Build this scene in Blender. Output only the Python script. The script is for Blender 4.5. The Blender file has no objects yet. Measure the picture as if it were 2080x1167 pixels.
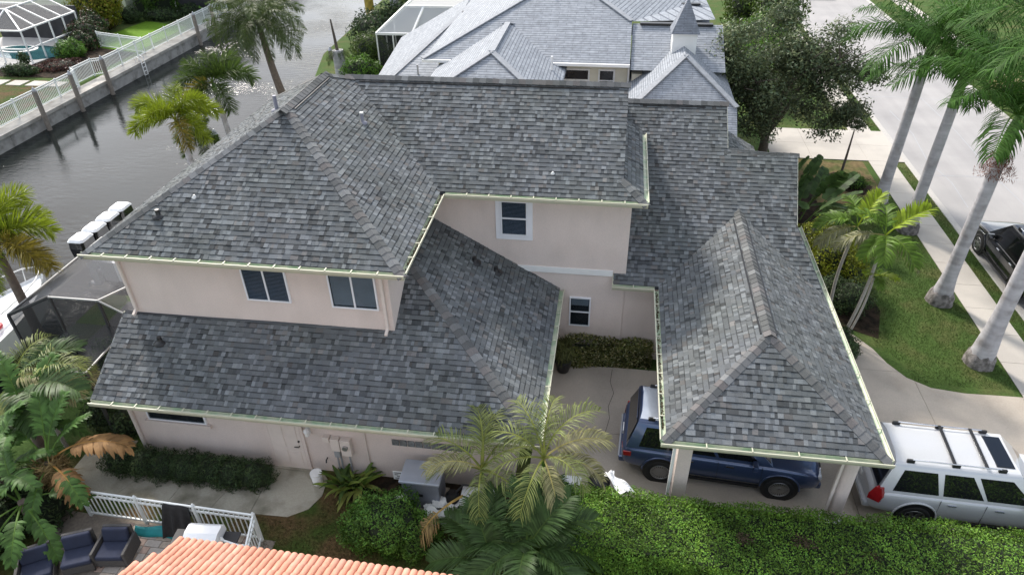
import bpy, bmesh, math, random
import numpy as np
from mathutils import Vector, Matrix
R_=math.radians; PI=math.pi
rnd=random.Random(7); nr=np.random.default_rng(7)
sc=bpy.context.scene; col=sc.collection
# ---------------------------------------------------------------- camera
cam_d=bpy.data.cameras.new('camera'); cam=bpy.data.objects.new('camera',cam_d); col.objects.link(cam)
sc.camera=cam
cam_d.sensor_width=36; cam_d.lens=24.49; cam_d.clip_start=.1; cam_d.clip_end=1500
def set_cam(pitch,yaw,roll,loc):
    p,y,r=R_(pitch),R_(yaw),R_(roll)
    f=Vector((-math.sin(y)*math.cos(p),math.cos(y)*math.cos(p),-math.sin(p)))
    ri=Vector((math.cos(y),math.sin(y),0)); up=ri.cross(f)
    r2=ri*math.cos(r)+up*math.sin(r); u2=-ri*math.sin(r)+up*math.cos(r)
    m=Matrix((r2,u2,-f)).transposed().to_4x4(); m.translation=Vector(loc); cam.matrix_world=m
set_cam(34.65,8.8,-1.15,(0,0,15))
# ---------------------------------------------------------------- sky, sun, exposure
SUN_EL,SUN_AZ=38,-36          # azimuth measured from +Y towards +X
w=bpy.data.worlds.new('World'); sc.world=w; w.use_nodes=True
nt=w.node_tree; nt.nodes.clear(); N=nt.nodes.new; K=nt.links.new
out=N('ShaderNodeOutputWorld'); bg=N('ShaderNodeBackground'); sky=N('ShaderNodeTexSky')
sky.sky_type='NISHITA'; sky.sun_disc=False; sky.sun_elevation=R_(SUN_EL); sky.sun_rotation=R_(SUN_AZ)
sky.air_density=1.0; sky.dust_density=1.5
tc=N('ShaderNodeTexCoord'); mp=N('ShaderNodeMapping'); mp.inputs['Scale'].default_value=(1,1,2.2)
nz=N('ShaderNodeTexNoise'); nz.inputs['Scale'].default_value=1.9; nz.inputs['Detail'].default_value=6; nz.inputs['Roughness'].default_value=.55
cr=N('ShaderNodeValToRGB'); cr.color_ramp.elements[0].position=.45; cr.color_ramp.elements[1].position=.60
mx=N('ShaderNodeMix'); mx.data_type='RGBA'; mx.inputs['B'].default_value=(9.0,9.2,9.6,1)
K(tc.outputs['Generated'],mp.inputs['Vector']); K(mp.outputs[0],nz.inputs['Vector']); K(nz.outputs['Fac'],cr.inputs['Fac'])
dt=N('ShaderNodeVectorMath'); dt.operation='DOT_PRODUCT'; dt.inputs[1].default_value=(math.sin(R_(SUN_AZ))*math.cos(R_(SUN_EL)),math.cos(R_(SUN_AZ))*math.cos(R_(SUN_EL)),math.sin(R_(SUN_EL)))
K(tc.outputs['Generated'],dt.inputs[0]); mr=N('ShaderNodeMapRange'); mr.inputs['From Min'].default_value=.1; mr.inputs['From Max'].default_value=1; mr.inputs['To Min'].default_value=1; mr.inputs['To Max'].default_value=1.9; K(dt.outputs['Value'],mr.inputs['Value'])
cl=N('ShaderNodeMix'); cl.data_type='RGBA'; cl.blend_type='MULTIPLY'; cl.inputs['Factor'].default_value=1; cl.inputs['A'].default_value=(8.6,8.8,9.2,1); K(mr.outputs[0],cl.inputs['B']); K(cl.outputs['Result'],mx.inputs['B'])   # thin cloud glows towards the sun
K(cr.outputs['Color'],mx.inputs['Factor']); K(sky.outputs[0],mx.inputs['A']); K(mx.outputs['Result'],bg.inputs['Color'])
bg.inputs['Strength'].default_value=.078; K(bg.outputs[0],out.inputs['Surface'])
sd=bpy.data.lights.new('sun','SUN'); sd.energy=2.2; sd.angle=R_(8); sd.color=(1,.935,.85)
sun=bpy.data.objects.new('sun',sd); col.objects.link(sun)
sv=Vector((math.sin(R_(SUN_AZ))*math.cos(R_(SUN_EL)),math.cos(R_(SUN_AZ))*math.cos(R_(SUN_EL)),math.sin(R_(SUN_EL))))
sun.rotation_euler=(-sv).to_track_quat('-Z','Y').to_euler()
vs=sc.view_settings; vs.view_transform='Standard'; vs.look='None'; vs.exposure=1.24; vs.gamma=1; vs.use_curve_mapping=False
sc.cycles.max_bounces=6; sc.cycles.transparent_max_bounces=12
# ---------------------------------------------------------------- materials
def mat(name,c,rough=.8,var=.12,vscale=6.,bump=0.,bscale=40.,metal=0.,tone=False,c2=None,c2scale=1.,c2pos=(.45,.6),spec=.5,coat=0.,trans=0.,objvar=0.,detail=4.,streak=None):
    m=bpy.data.materials.new(name); m.use_nodes=True; t=m.node_tree; n=t.nodes; l=t.links
    b=n['Principled BSDF']; b.inputs['Roughness'].default_value=rough; b.inputs['Metallic'].default_value=metal
    b.inputs['Specular IOR Level'].default_value=spec
    if coat: b.inputs['Coat Weight'].default_value=coat; b.inputs['Coat Roughness'].default_value=.04
    geo=n.new('ShaderNodeNewGeometry'); pos=geo.outputs['Position']
    col_=None
    rgb=n.new('ShaderNodeRGB'); rgb.outputs[0].default_value=(*c,1); col_=rgb.outputs[0]
    if c2:
        z=n.new('ShaderNodeTexNoise'); z.inputs['Scale'].default_value=c2scale; z.inputs['Detail'].default_value=detail; l.new(pos,z.inputs['Vector'])
        r=n.new('ShaderNodeValToRGB'); r.color_ramp.elements[0].position=c2pos[0]; r.color_ramp.elements[1].position=c2pos[1]
        l.new(z.outputs['Fac'],r.inputs['Fac'])
        k=n.new('ShaderNodeMix'); k.data_type='RGBA'; k.inputs['B'].default_value=(*c2,1); l.new(col_,k.inputs['A']); l.new(r.outputs['Color'],k.inputs['Factor']); col_=k.outputs['Result']
    if var:
        z=n.new('ShaderNodeTexNoise'); z.inputs['Scale'].default_value=vscale; z.inputs['Detail'].default_value=5; l.new(pos,z.inputs['Vector'])
        r=n.new('ShaderNodeMapRange'); r.inputs['From Min'].default_value=.3; r.inputs['From Max'].default_value=.7; r.inputs['To Min'].default_value=1-var; r.inputs['To Max'].default_value=1+var
        l.new(z.outputs['Fac'],r.inputs['Value'])
        k=n.new('ShaderNodeMix'); k.data_type='RGBA'; k.blend_type='MULTIPLY'; k.inputs['Factor'].default_value=1; l.new(col_,k.inputs['A']); l.new(r.outputs[0],k.inputs['B']); col_=k.outputs['Result']
    if streak:
        q=n.new('ShaderNodeMapping'); q.inputs['Scale'].default_value=streak[0]; l.new(pos,q.inputs['Vector']); z=n.new('ShaderNodeTexNoise'); z.inputs['Scale'].default_value=1; z.inputs['Detail'].default_value=5; l.new(q.outputs[0],z.inputs['Vector'])
        r=n.new('ShaderNodeMapRange'); r.inputs['From Min'].default_value=.35; r.inputs['From Max'].default_value=.65; r.inputs['To Min'].default_value=1-streak[1]; r.inputs['To Max'].default_value=1+streak[1]*.4; l.new(z.outputs['Fac'],r.inputs['Value'])
        k=n.new('ShaderNodeMix'); k.data_type='RGBA'; k.blend_type='MULTIPLY'; k.inputs['Factor'].default_value=1; l.new(col_,k.inputs['A']); l.new(r.outputs[0],k.inputs['B']); col_=k.outputs['Result']
    if tone:
        a=n.new('ShaderNodeAttribute'); a.attribute_name='tone'
        k=n.new('ShaderNodeMix'); k.data_type='RGBA'; k.blend_type='MULTIPLY'; k.inputs['Factor'].default_value=1; l.new(col_,k.inputs['A']); l.new(a.outputs['Color'],k.inputs['B']); col_=k.outputs['Result']
    if objvar:
        o=n.new('ShaderNodeObjectInfo'); r=n.new('ShaderNodeMapRange'); r.inputs['To Min'].default_value=1-objvar; r.inputs['To Max'].default_value=1+objvar; l.new(o.outputs['Random'],r.inputs['Value'])
        k=n.new('ShaderNodeMix'); k.data_type='RGBA'; k.blend_type='MULTIPLY'; k.inputs['Factor'].default_value=1; l.new(col_,k.inputs['A']); l.new(r.outputs[0],k.inputs['B']); col_=k.outputs['Result']
    l.new(col_,b.inputs['Base Color'])
    if bump:
        z=n.new('ShaderNodeTexNoise'); z.inputs['Scale'].default_value=bscale; z.inputs['Detail'].default_value=4; l.new(pos,z.inputs['Vector'])
        u=n.new('ShaderNodeBump'); u.inputs['Strength'].default_value=bump; u.inputs['Distance'].default_value=.02; l.new(z.outputs['Fac'],u.inputs['Height']); l.new(u.outputs[0],b.inputs['Normal'])
    if trans:
        tl=n.new('ShaderNodeBsdfTranslucent'); l.new(col_,tl.inputs['Color']); ms=n.new('ShaderNodeMixShader'); ms.inputs[0].default_value=trans
        l.new(b.outputs[0],ms.inputs[1]); l.new(tl.outputs[0],ms.inputs[2]); l.new(ms.outputs[0],n['Material Output'].inputs['Surface'])
    return m
def see_mat(name,c,alpha,gloss=0.,rough=.05):
    "thin sheet: partly open (mesh, glass)"
    m=bpy.data.materials.new(name); m.use_nodes=True; t=m.node_tree; n=t.nodes; l=t.links
    b=n['Principled BSDF']; b.inputs['Base Color'].default_value=(*c,1); b.inputs['Roughness'].default_value=rough if gloss else .9
    b.inputs['Specular IOR Level'].default_value=.5 if gloss else .1
    tr=n.new('ShaderNodeBsdfTransparent'); ms=n.new('ShaderNodeMixShader'); ms.inputs[0].default_value=alpha
    if gloss: tr.inputs['Color'].default_value=(.75,.8,.82,1)
    l.new(tr.outputs[0],ms.inputs[1]); l.new(b.outputs[0],ms.inputs[2])
    if gloss:
        gg=n.new('ShaderNodeNewGeometry'); fx=n.new('ShaderNodeMath'); fx.operation='SUBTRACT'; fx.inputs[0].default_value=1; l.new(gg.outputs['Backfacing'],fx.inputs[1])
        f0=n.new('ShaderNodeFresnel'); f0.inputs[0].default_value=1.5; fr=n.new('ShaderNodeMath'); fr.operation='MULTIPLY'; l.new(f0.outputs[0],fr.inputs[0]); l.new(fx.outputs[0],fr.inputs[1]); ma=n.new('ShaderNodeMath'); ma.operation='MAXIMUM'; ma.inputs[1].default_value=alpha
        l.new(fr.outputs[0],ma.inputs[0]); l.new(ma.outputs[0],ms.inputs[0])
    l.new(ms.outputs[0],n['Material Output'].inputs['Surface'])
    return m
M={}
M['shingle']=mat('shingle',(.128,.136,.142),.93,.16,60,.35,160,tone=True,spec=.25,c2=(.114,.124,.122),c2scale=.45,c2pos=(.4,.7),streak=((1.1,1.1,.25),.10))
M['deck']=mat('roof_deck',(.055,.058,.065),.95,.1,20)
M['stucco']=mat('stucco',(.70,.605,.55),.9,.05,30,.35,60,spec=.2,c2=(.65,.56,.505),c2scale=.9,c2pos=(.45,.7),streak=((1.6,1.6,.35),.05))
M['white']=mat('white_paint',(.80,.80,.78),.5,.03,4)
M['trim']=mat('white_trim',(.76,.77,.80),.5,.03,4)
M['gutter']=mat('gutter_cream',(.50,.52,.40),.5,.05,5,c2=(.34,.44,.30),c2scale=3.5,c2pos=(.42,.62))
M['gutlip']=mat('gutter_lip',(.52,.51,.39),.5,.05,5)
M['soffit']=mat('soffit',(.68,.60,.54),.8,.04,4)
M['dark']=mat('dark',(.02,.02,.022),.6,.1,8)
M['interior']=mat('interior',(.05,.05,.055),.9,.2,2)
M['glass']=see_mat('window_glass',(.02,.025,.03),.22,gloss=1)
M['blind']=mat('blind',(.50,.53,.66),.7,.05,4)
M['curtain']=mat('curtain',(.75,.76,.84),.9,.1,3)
M['black']=mat('black_plastic',(.015,.015,.016),.45,.1,10)
M['grey']=mat('grey_metal',(.36,.37,.39),.45,.06,6,metal=.2)
M['steel']=mat('steel',(.5,.5,.52),.3,.05,6,metal=.8)
M['pipe']=mat('pvc_pipe',(.22,.22,.26),.6,.05,6)
M['pipewhite']=mat('vent_cap_white',(.7,.7,.68),.6,.05,6)
M['concrete']=mat('concrete',(.50,.44,.37),.9,.06,25,.2,60,c2=(.36,.315,.265),c2scale=.55,c2pos=(.42,.72),spec=.2)
M['path']=mat('path_concrete',(.39,.365,.30),.9,.08,25,.2,60,c2=(.15,.14,.10),c2scale=1.1,c2pos=(.46,.70),spec=.2)
M['walk']=mat('sidewalk_concrete',(.50,.465,.415),.9,.05,30,.15,60,c2=(.43,.40,.36),c2scale=.5,spec=.2)
M['road']=mat('road_surface',(.385,.37,.36),.9,.05,40,.2,90,c2=(.32,.31,.305),c2scale=.35,c2pos=(.4,.7),spec=.2,streak=((1.3,.06,1),.07))
M['kerb']=mat('kerb_concrete',(.46,.44,.41),.9,.08,12,.15,60,spec=.2)
M['lawn']=mat('lawn',(.060,.102,.026),.95,.3,14,.6,90,c2=(.095,.105,.038),c2scale=.8,c2pos=(.46,.66),spec=.1)
M['lawndry']=mat('dry_lawn',(.050,.075,.018),.95,.35,12,.6,90,c2=(.105,.070,.034),c2scale=1.0,c2pos=(.42,.60),spec=.1)
M['lawnfar']=mat('bright_lawn',(.115,.215,.020),.95,.15,4,.3,60,spec=.1)
M['soil']=mat('soil',(.045,.032,.022),.97,.3,9,.6,30,c2=(.02,.016,.012),c2scale=3,spec=.1)
M['bark']=mat('bark',(.11,.09,.075),.9,.25,12,.7,30)
M['seawall']=mat('seawall_concrete',(.36,.35,.33),.9,.12,3,.4,12,c2=(.17,.165,.15),c2scale=1.3,c2pos=(.5,.7),spec=.2)
M['cap']=mat('seawall_cap',(.44,.42,.38),.9,.1,5,.2,30,c2=(.33,.31,.28),c2scale=1.1,spec=.2)
M['wood']=mat('weathered_wood',(.23,.20,.17),.9,.2,8,.5,20)
M['fence']=mat('fence_white',(.74,.77,.76),.45,.03,4)
def leafm(n,c,rough=.5,trans=.3,var=.25): return mat(n,c,max(rough,.48),var,5,tone=True,trans=trans,spec=.22)
M['hedge']=leafm('hedge_leaf',(.145,.27,.038),.45,.3)
M['hedge2']=leafm('clipped_bush_leaf',(.10,.205,.036),.42,.3)
M['shrubdark']=leafm('dark_shrub_leaf',(.056,.090,.034),.55,.2)
M['oak']=leafm('oak_leaf',(.098,.125,.062),.33,.22)
M['royal']=mat('royal_frond',(.048,.115,.020),.6,.25,5,tone=True,trans=.25,spec=.1)
M['fox']=leafm('foxtail_frond',(.21,.27,.018),.45,.35)
M['foxdark']=leafm('foxtail_dark_frond',(.066,.108,.020),.45,.35)
M['foxbrown']=leafm('foxtail_yellowing_frond',(.235,.19,.03),.5,.35)
M['coco']=leafm('canal_palm_frond',(.070,.102,.030),.42,.3)
M['areca']=leafm('areca_frond',(.19,.225,.07),.38,.33)
M['arecay']=leafm('areca_pale_frond',(.33,.31,.15),.45,.35)
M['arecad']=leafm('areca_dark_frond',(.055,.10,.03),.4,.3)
M['adon']=leafm('adonidia_frond',(.115,.20,.028),.4,.35)
M['adony']=leafm('adonidia_bright_frond',(.27,.36,.03),.4,.4)
M['adonp']=leafm('adonidia_pale_frond',(.25,.25,.14),.5,.35)
M['banana']=leafm('broad_leaf',(.075,.150,.035),.35,.35)
M['bananab']=leafm('broad_leaf_brown',(.30,.17,.07),.7,.3)
M['straw']=leafm('straw_leaf',(.30,.22,.10),.8,.3)
M['varieg']=leafm('variegated_leaf',(.15,.165,.05),.5,.3)
M['yellowb']=leafm('gold_bush_leaf',(.20,.23,.02),.45,.3)
M['bright']=leafm('bright_shrub_leaf',(.10,.20,.03),.45,.3)
M['purple']=leafm('purple_leaf',(.11,.06,.05),.5,.25)
M['ppalmtrunk']=mat('palm_trunk_grey',(.44,.43,.445),.85,.12,4,.4,14,c2=(.30,.28,.275),c2scale=2.2,c2pos=(.5,.72),streak=((.6,.6,7),.16))
M['trunkbr']=mat('palm_trunk_brown',(.17,.13,.105),.9,.2,9,.6,18)
M['trunkslim']=mat('palm_trunk_slim',(.36,.34,.30),.85,.15,12,.4,25)
M['shaft']=mat('crownshaft',(.09,.19,.03),.35,.15,5)
M['rustfruit']=leafm('rust_fruit_stalk',(.15,.055,.03),.8,.2)
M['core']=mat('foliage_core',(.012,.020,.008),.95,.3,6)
# ---------------------------------------------------------------- builders
def link(o,parent=None):
    col.objects.link(o)
    if parent is not None: o.parent=parent
    return o
def tag(o,label=None,cat=None,group=None,kind=None):
    if label: o['label']=label
    if cat: o['category']=cat
    if group: o['group']=group
    if kind: o['kind']=kind
    return o
def thing(name,label,cat,loc=(0,0,0),rz=0,group=None):
    o=bpy.data.objects.new(name,None); o.location=loc; o.rotation_euler=(0,0,rz); o.empty_display_size=.2; link(o)
    return tag(o,label,cat,group)
def settone(me,tones):
    a=me.color_attributes.new('tone','FLOAT_COLOR','CORNER')
    nl=np.zeros(len(me.polygons),dtype=np.int32); me.polygons.foreach_get('loop_total',nl)
    t=np.asarray(tones,dtype=np.float32)
    if t.ndim==1: t=np.stack([t,t,t],1)
    t=np.concatenate([t,np.ones((len(t),1),np.float32)],1)
    a.data.foreach_set('color',np.repeat(t,nl,axis=0).ravel())
class MB:
    def __init__(s): s.v=[];s.f=[];s.t=[];s.sm=[];s.cur=1.0;s.mi=[];s.m=0
    def add(s,vs,fs,smooth=False):
        o=len(s.v); s.v+= [tuple(x) for x in vs]
        for f in fs: s.f.append([i+o for i in f]); s.t.append(s.cur); s.sm.append(smooth); s.mi.append(s.m)
        return s
    def box(s,lo,hi):
        (a,b,c),(d,e,f)=lo,hi
        return s.add([(a,b,c),(d,b,c),(d,e,c),(a,e,c),(a,b,f),(d,b,f),(d,e,f),(a,e,f)],[(0,3,2,1),(4,5,6,7),(0,1,5,4),(1,2,6,5),(2,3,7,6),(3,0,4,7)])
    def bar(s,p,q,w,h,up=(0,0,1)):
        p=Vector(p);q=Vector(q);d=(q-p).normalized();u=Vector(up)
        if abs(d.dot(u))>.98: u=Vector((0,1,0))
        x=d.cross(u).normalized()*w/2; y=x.cross(d).normalized()*h/2
        return s.add([p-x-y,p+x-y,p+x+y,p-x+y,q-x-y,q+x-y,q+x+y,q-x+y],[(0,1,2,3),(7,6,5,4),(0,4,5,1),(1,5,6,2),(2,6,7,3),(3,7,4,0)])
    def tube(s,pts,rad,n=8,cap=True,smooth=True):
        pts=[Vector(p) for p in pts]
        if not hasattr(rad,'__len__'): rad=[rad]*len(pts)
        vs=[];u0=None
        for i,p in enumerate(pts):
            d=(pts[min(i+1,len(pts)-1)]-pts[max(i-1,0)]).normalized()
            if u0 is None: u0=d.cross(Vector((0,0,1)) if abs(d.z)<.9 else Vector((1,0,0))).normalized()
            x=(u0-d*u0.dot(d)).normalized(); y=d.cross(x); u0=x
            for k in range(n):
                a=2*PI*k/n; vs.append(p+(x*math.cos(a)+y*math.sin(a))*rad[i])
        fs=[(i*n+k,i*n+(k+1)%n,(i+1)*n+(k+1)%n,(i+1)*n+k) for i in range(len(pts)-1) for k in range(n)]
        s.add(vs,fs,smooth)
        if cap: s.add([vs[k] for k in range(n)],[tuple(range(n-1,-1,-1))]); s.add([vs[-n+k] for k in range(n)],[tuple(range(n))])
        return s
    def lathe(s,prof,c=(0,0,0),n=16,axis='z',smooth=True):
        vs=[]
        for r,h in prof:
            for k in range(n):
                a=2*PI*k/n; x,y=r*math.cos(a),r*math.sin(a)
                vs.append((c[0]+x,c[1]+y,c[2]+h) if axis=='z' else (c[0]+x,c[1]+h,c[2]+y) if axis=='y' else (c[0]+h,c[1]+x,c[2]+y))
        fs=[(i*n+k,i*n+(k+1)%n,(i+1)*n+(k+1)%n,(i+1)*n+k) for i in range(len(prof)-1) for k in range(n)]
        s.add(vs,fs,smooth); s.add(vs[:n],[tuple(range(n-1,-1,-1))]); s.add(vs[-n:],[tuple(range(n))])
        return s
    def prism(s,poly,z0,z1):
        n=len(poly); vs=[(x,y,z0) for x,y in poly]+[(x,y,z1) for x,y in poly]
        return s.add(vs,[tuple(range(n-1,-1,-1)),tuple(range(n,2*n))]+[(i,(i+1)%n,n+(i+1)%n,n+i) for i in range(n)])
    def slab(s,poly,th):
        "planar 3D polygon given a thickness downwards"
        n=len(poly); vs=[tuple(p) for p in poly]+[(p[0],p[1],p[2]-th) for p in poly]
        return s.add(vs,[tuple(range(n)),tuple(range(2*n-1,n-1,-1))]+[(i,n+i,n+(i+1)%n,(i+1)%n) for i in range(n)])
    def sphere(s,c,r,nu=12,nv=8,sx=1,sy=1,sz=1):
        prof=[(r*math.sin(PI*i/nv),-r*math.cos(PI*i/nv)) for i in range(nv+1)]
        o=len(s.v); s.lathe([(max(a,1e-3),b) for a,b in prof],(0,0,0),nu)
        for i in range(o,len(s.v)): x,y,z=s.v[i]; s.v[i]=(c[0]+x*sx,c[1]+y*sy,c[2]+z*sz)
        return s
    def me(s,name,mats,tone=False,recalc=True):
        m=bpy.data.meshes.new(name); m.from_pydata(s.v,[],s.f)
        for x in (mats if isinstance(mats,(list,tuple)) else [mats]): m.materials.append(x)
        m.polygons.foreach_set('use_smooth',s.sm); m.polygons.foreach_set('material_index',s.mi)
        if tone: settone(m,np.array([t if hasattr(t,'__len__') else (t,t,t) for t in s.t]))
        if recalc:
            b=bmesh.new(); b.from_mesh(m); bmesh.ops.recalc_face_normals(b,faces=b.faces); b.to_mesh(m); b.free()
        m.update(); return m
    def build(s,name,mats,parent=None,loc=None,tone=False,bevel=0,recalc=True,seg=2):
        o=bpy.data.objects.new(name,s.me(name,mats,tone,recalc)); link(o,parent)
        if loc is not None: o.location=loc
        if bevel:
            b=o.modifiers.new('bevel','BEVEL'); b.width=bevel; b.segments=seg; b.limit_method='ANGLE'; b.angle_limit=R_(35)
        return o
def struct(o): o['kind']='structure'; return o
def np_mesh(name,V,Q,tones,material):
    me=bpy.data.meshes.new(name); V=np.asarray(V,np.float32); Q=np.asarray(Q,np.int32); k=Q.shape[1]
    me.vertices.add(len(V)); me.vertices.foreach_set('co',V.ravel())
    me.loops.add(Q.size); me.loops.foreach_set('vertex_index',Q.ravel())
    me.polygons.add(len(Q)); me.polygons.foreach_set('loop_start',np.arange(0,Q.size,k,dtype=np.int32))
    me.update(calc_edges=True); me.materials.append(material); settone(me,tones); return me
def leaf_mesh(name,C,Nrm,size,aspect,tones,material,spread=.6,updir=None):
    "rhombic leaves at points C, facing roughly along Nrm"
    n=len(C); Nn=Nrm+nr.normal(size=(n,3))*spread; Nn/=np.linalg.norm(Nn,axis=1,keepdims=True)+1e-9
    T=nr.normal(size=(n,3)) if updir is None else np.asarray(updir)+nr.normal(size=(n,3))*.5
    T-=Nn*(T*Nn).sum(1,keepdims=True); T/=np.linalg.norm(T,axis=1,keepdims=True)+1e-9
    B=np.cross(Nn,T); s=(size*(.65+.7*nr.random(n)))[:,None]
    a=C-T*s*.5; b=C+B*s*aspect*.5+Nn*s*.10; c=C+T*s*.5; d=C-B*s*aspect*.5+Nn*s*.10
    V=np.stack([a,b,c,d],1).reshape(-1,3); Q=np.arange(4*n).reshape(n,4)
    return np_mesh(name,V,Q,tones,material)
def obj(name,me,parent=None,loc=None):
    o=bpy.data.objects.new(name,me); link(o,parent)
    if loc is not None: o.location=loc
    return o
def dup(root,loc=None,rz=None,label=None):
    r=root.copy(); col.objects.link(r)
    if loc is not None: r.location=loc
    if rz is not None: r.rotation_euler=(0,0,rz)
    if label: r['label']=label
    for ch in root.children:
        c=ch.copy(); col.objects.link(c); c.parent=r
        for g in ch.children:
            d=g.copy(); col.objects.link(d); d.parent=c
    return r
# ================================================================ SETTING
def sheet(name,poly,z,m,th=.03):
    return struct(MB().prism(poly,z-th,z).build(name,m))
YF=260
land=[(-17.6,-60),(260,-60),(260,YF),(-23.5,YF),(-22.5,70),(-21.6,50),(-19.0,40),(-18.6,25.2),(-13.3,25.2),(-13.3,19.2),(-18.6,19.2)]
struct(MB().prism(land,-3,0).build('ground',M['lawn']))
struct(MB().prism([(-260,-60),(-34.6,-60),(-34.6,YF),(-260,YF)],-3,0).build('far_ground',M['lawn']))
# canal water
wm=bpy.data.materials.new('canal_water'); wm.use_nodes=True; t=wm.node_tree; b=t.nodes['Principled BSDF']
b.inputs['Base Color'].default_value=(.012,.015,.014,1); b.inputs['Roughness'].default_value=.02; b.inputs['IOR'].default_value=1.33; b.inputs['Specular IOR Level'].default_value=.36
g=t.nodes.new('ShaderNodeNewGeometry'); m1=t.nodes.new('ShaderNodeMapping'); m1.inputs['Scale'].default_value=(.75,1.9,1); m1.inputs['Rotation'].default_value=(0,0,R_(12))
n1=t.nodes.new('ShaderNodeTexNoise'); n1.inputs['Scale'].default_value=2.0; n1.inputs['Detail'].default_value=5; n1.inputs['Roughness'].default_value=.6
n2=t.nodes.new('ShaderNodeTexNoise'); n2.inputs['Scale'].default_value=.12; n2.inputs['Detail'].default_value=2
r2=t.nodes.new('ShaderNodeMapRange'); r2.inputs['From Min'].default_value=.38; r2.inputs['From Max'].default_value=.62; r2.inputs['To Min'].default_value=.08; r2.inputs['To Max'].default_value=.6
bu=t.nodes.new('ShaderNodeBump'); bu.inputs['Distance'].default_value=.09
t.links.new(g.outputs['Position'],m1.inputs['Vector']); t.links.new(m1.outputs[0],n1.inputs['Vector']); t.links.new(g.outputs['Position'],n2.inputs['Vector'])
t.links.new(n2.outputs['Fac'],r2.inputs['Value']); t.links.new(r2.outputs[0],bu.inputs['Strength']); t.links.new(n1.outputs['Fac'],bu.inputs['Height']); t.links.new(bu.outputs[0],b.inputs['Normal'])
struct(MB().add([(-36,-60,-.9),(-12,-60,-.9),(-12,YF,-.9),(-36,YF,-.9)],[(0,1,2,3)]).build('canal_water',wm))
# road, kerbs, sidewalk
sheet('road',[(14.9,-60),(22.0,-60),(22.0,YF),(14.9,YF)],.006,M['road'],.1)
kb=struct(MB().prism([(14.62,-60),(14.9,-60),(14.9,YF),(14.62,YF)],-.05,.035).build('kerb',M['kerb'],bevel=.02))
kb2=struct(MB().prism([(22.0,-60),(22.28,-60),(22.28,YF),(22.0,YF)],-.05,.035).build('kerb',M['kerb'],bevel=.02))
swk=struct(MB().prism([(12.90,-20),(14.08,-20),(14.08,120),(12.90,120)],-.05,.012).build('sidewalk',M['soil']))
m=MB().prism([(12.90,0),(14.08,0),(14.08,1.485),(12.90,1.485)],.0,.03).me('slab',M['walk'])
for i in range(44): obj('slab',m,swk,(0,8.6+i*1.5,0))
sheet('far_sidewalk',[(24.2,-60),(25.5,-60),(25.5,YF),(24.2,YF)],.02,M['walk'])
rd=bpy.data.objects['road']
for P in (((15.9,30),(16.1,32.5),(15.8,35),(16.2,38.5),(16.0,42)),((18.4,24),(18.5,28),(18.35,33),(18.6,39),(18.4,47)),((15.1,44.2),(17,44.4),(19.4,44.1),(21.8,44.3)),((15.1,33.2),(17.2,33.3),(19.6,33.1),(21.8,33.25))):
    V=[]
    for i,(x,y) in enumerate(P):
        n_=Vector((P[min(i+1,len(P)-1)][1]-P[max(i-1,0)][1],-(P[min(i+1,len(P)-1)][0]-P[max(i-1,0)][0]),0)).normalized()*.016; V+=[(x-n_.x,y-n_.y,.0095),(x+n_.x,y+n_.y,.0095)]
    MB().add(V,[(2*i,2*i+1,2*i+3,2*i+2) for i in range(len(P)-1)]).build('sealed_crack',M['grey'],rd)
# driveway: slabs cut with real joints
def slabs(name,poly,cuts,z,m,base=M['soil'],gap=.012,wid=0):
    p=struct(MB().prism(poly,-.06,z-.02).build(name,base))
    bm=bmesh.new(); bm.faces.new([bm.verts.new((x,y,0)) for x,y in poly])
    pieces=[bm]
    for (px,py,nx,ny) in cuts:
        new=[]
        for b_ in pieces:
            for sgn in (1,-1):
                c=b_.copy(); co=Vector((px+nx*sgn*gap/2,py+ny*sgn*gap/2,0))
                bmesh.ops.bisect_plane(c,geom=c.verts[:]+c.edges[:]+c.faces[:],plane_co=co,plane_no=Vector((nx,ny,0)),clear_inner=sgn>0,clear_outer=sgn<0)
                if c.faces: new.append(c)
                else: c.free()
            b_.free()
        pieces=new
    for b_ in pieces:
        g_=bmesh.ops.extrude_face_region(b_,geom=b_.faces[:])
        for v in g_['geom']:
            if isinstance(v,bmesh.types.BMVert): v.co.z+=z
        bmesh.ops.recalc_face_normals(b_,faces=b_.faces); me=bpy.data.meshes.new('slab'); b_.to_mesh(me); b_.free(); me.materials.append(m); obj('slab',me,p)
    return p
drive=[(-1.6,17.3),(-1.6,12.2),(14.63,12.2),(14.63,17.45),(12.7,17.45),(11.2,17.42),(10.3,17.55),(9.7,17.95),(9.3,18.6),(9.05,19.3),(8.6,20.0),(7.9,20.6),(7.0,21.0),(7.0,17.3)]
slabs('driveway',drive,[(0,14.4,0,1),(2.4,0,1,0),(6.9,0,1,0),(9.9,0,1,0),(12.85,0,1,0),(8.0,18.2,0,1)],.028,M['concrete'])
slabs('neighbour_driveway',[(8.2,34.6),(14.63,34.6),(14.63,38.6),(8.2,38.6)],[(10.2,0,1,0),(12.9,0,1,0),(0,36.6,0,1)],.036,M['walk'])
slabs('side_path',[(-14.2,11.95),(-14.2,10.55),(-8.7,10.42),(-7.6,10.45),(-7.15,10.75),(-6.95,11.2),(-7.0,11.75),(-7.3,12.05),(-8.75,12.05),(-8.75,11.75),(-13.0,11.75),(-13.0,12.4),(-14.0,12.4)],[(-12.3,10.9,.9,-.4),(-10.9,10.9,1,-.12),(-9.6,10.9,1,-.25),(-8.62,10.9,1,0)],.025,M['path'])
sheet('side_yard',[(-15,4),(-.9,4),(-.9,12.1),(-15,12.1)],.008,M['lawndry'])
sheet('planting_bed',[(-6.9,12.05),(-6.6,11.3),(-5.4,10.9),(-2.0,10.9),(-2.0,12.05)],.014,M['soil'])
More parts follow.
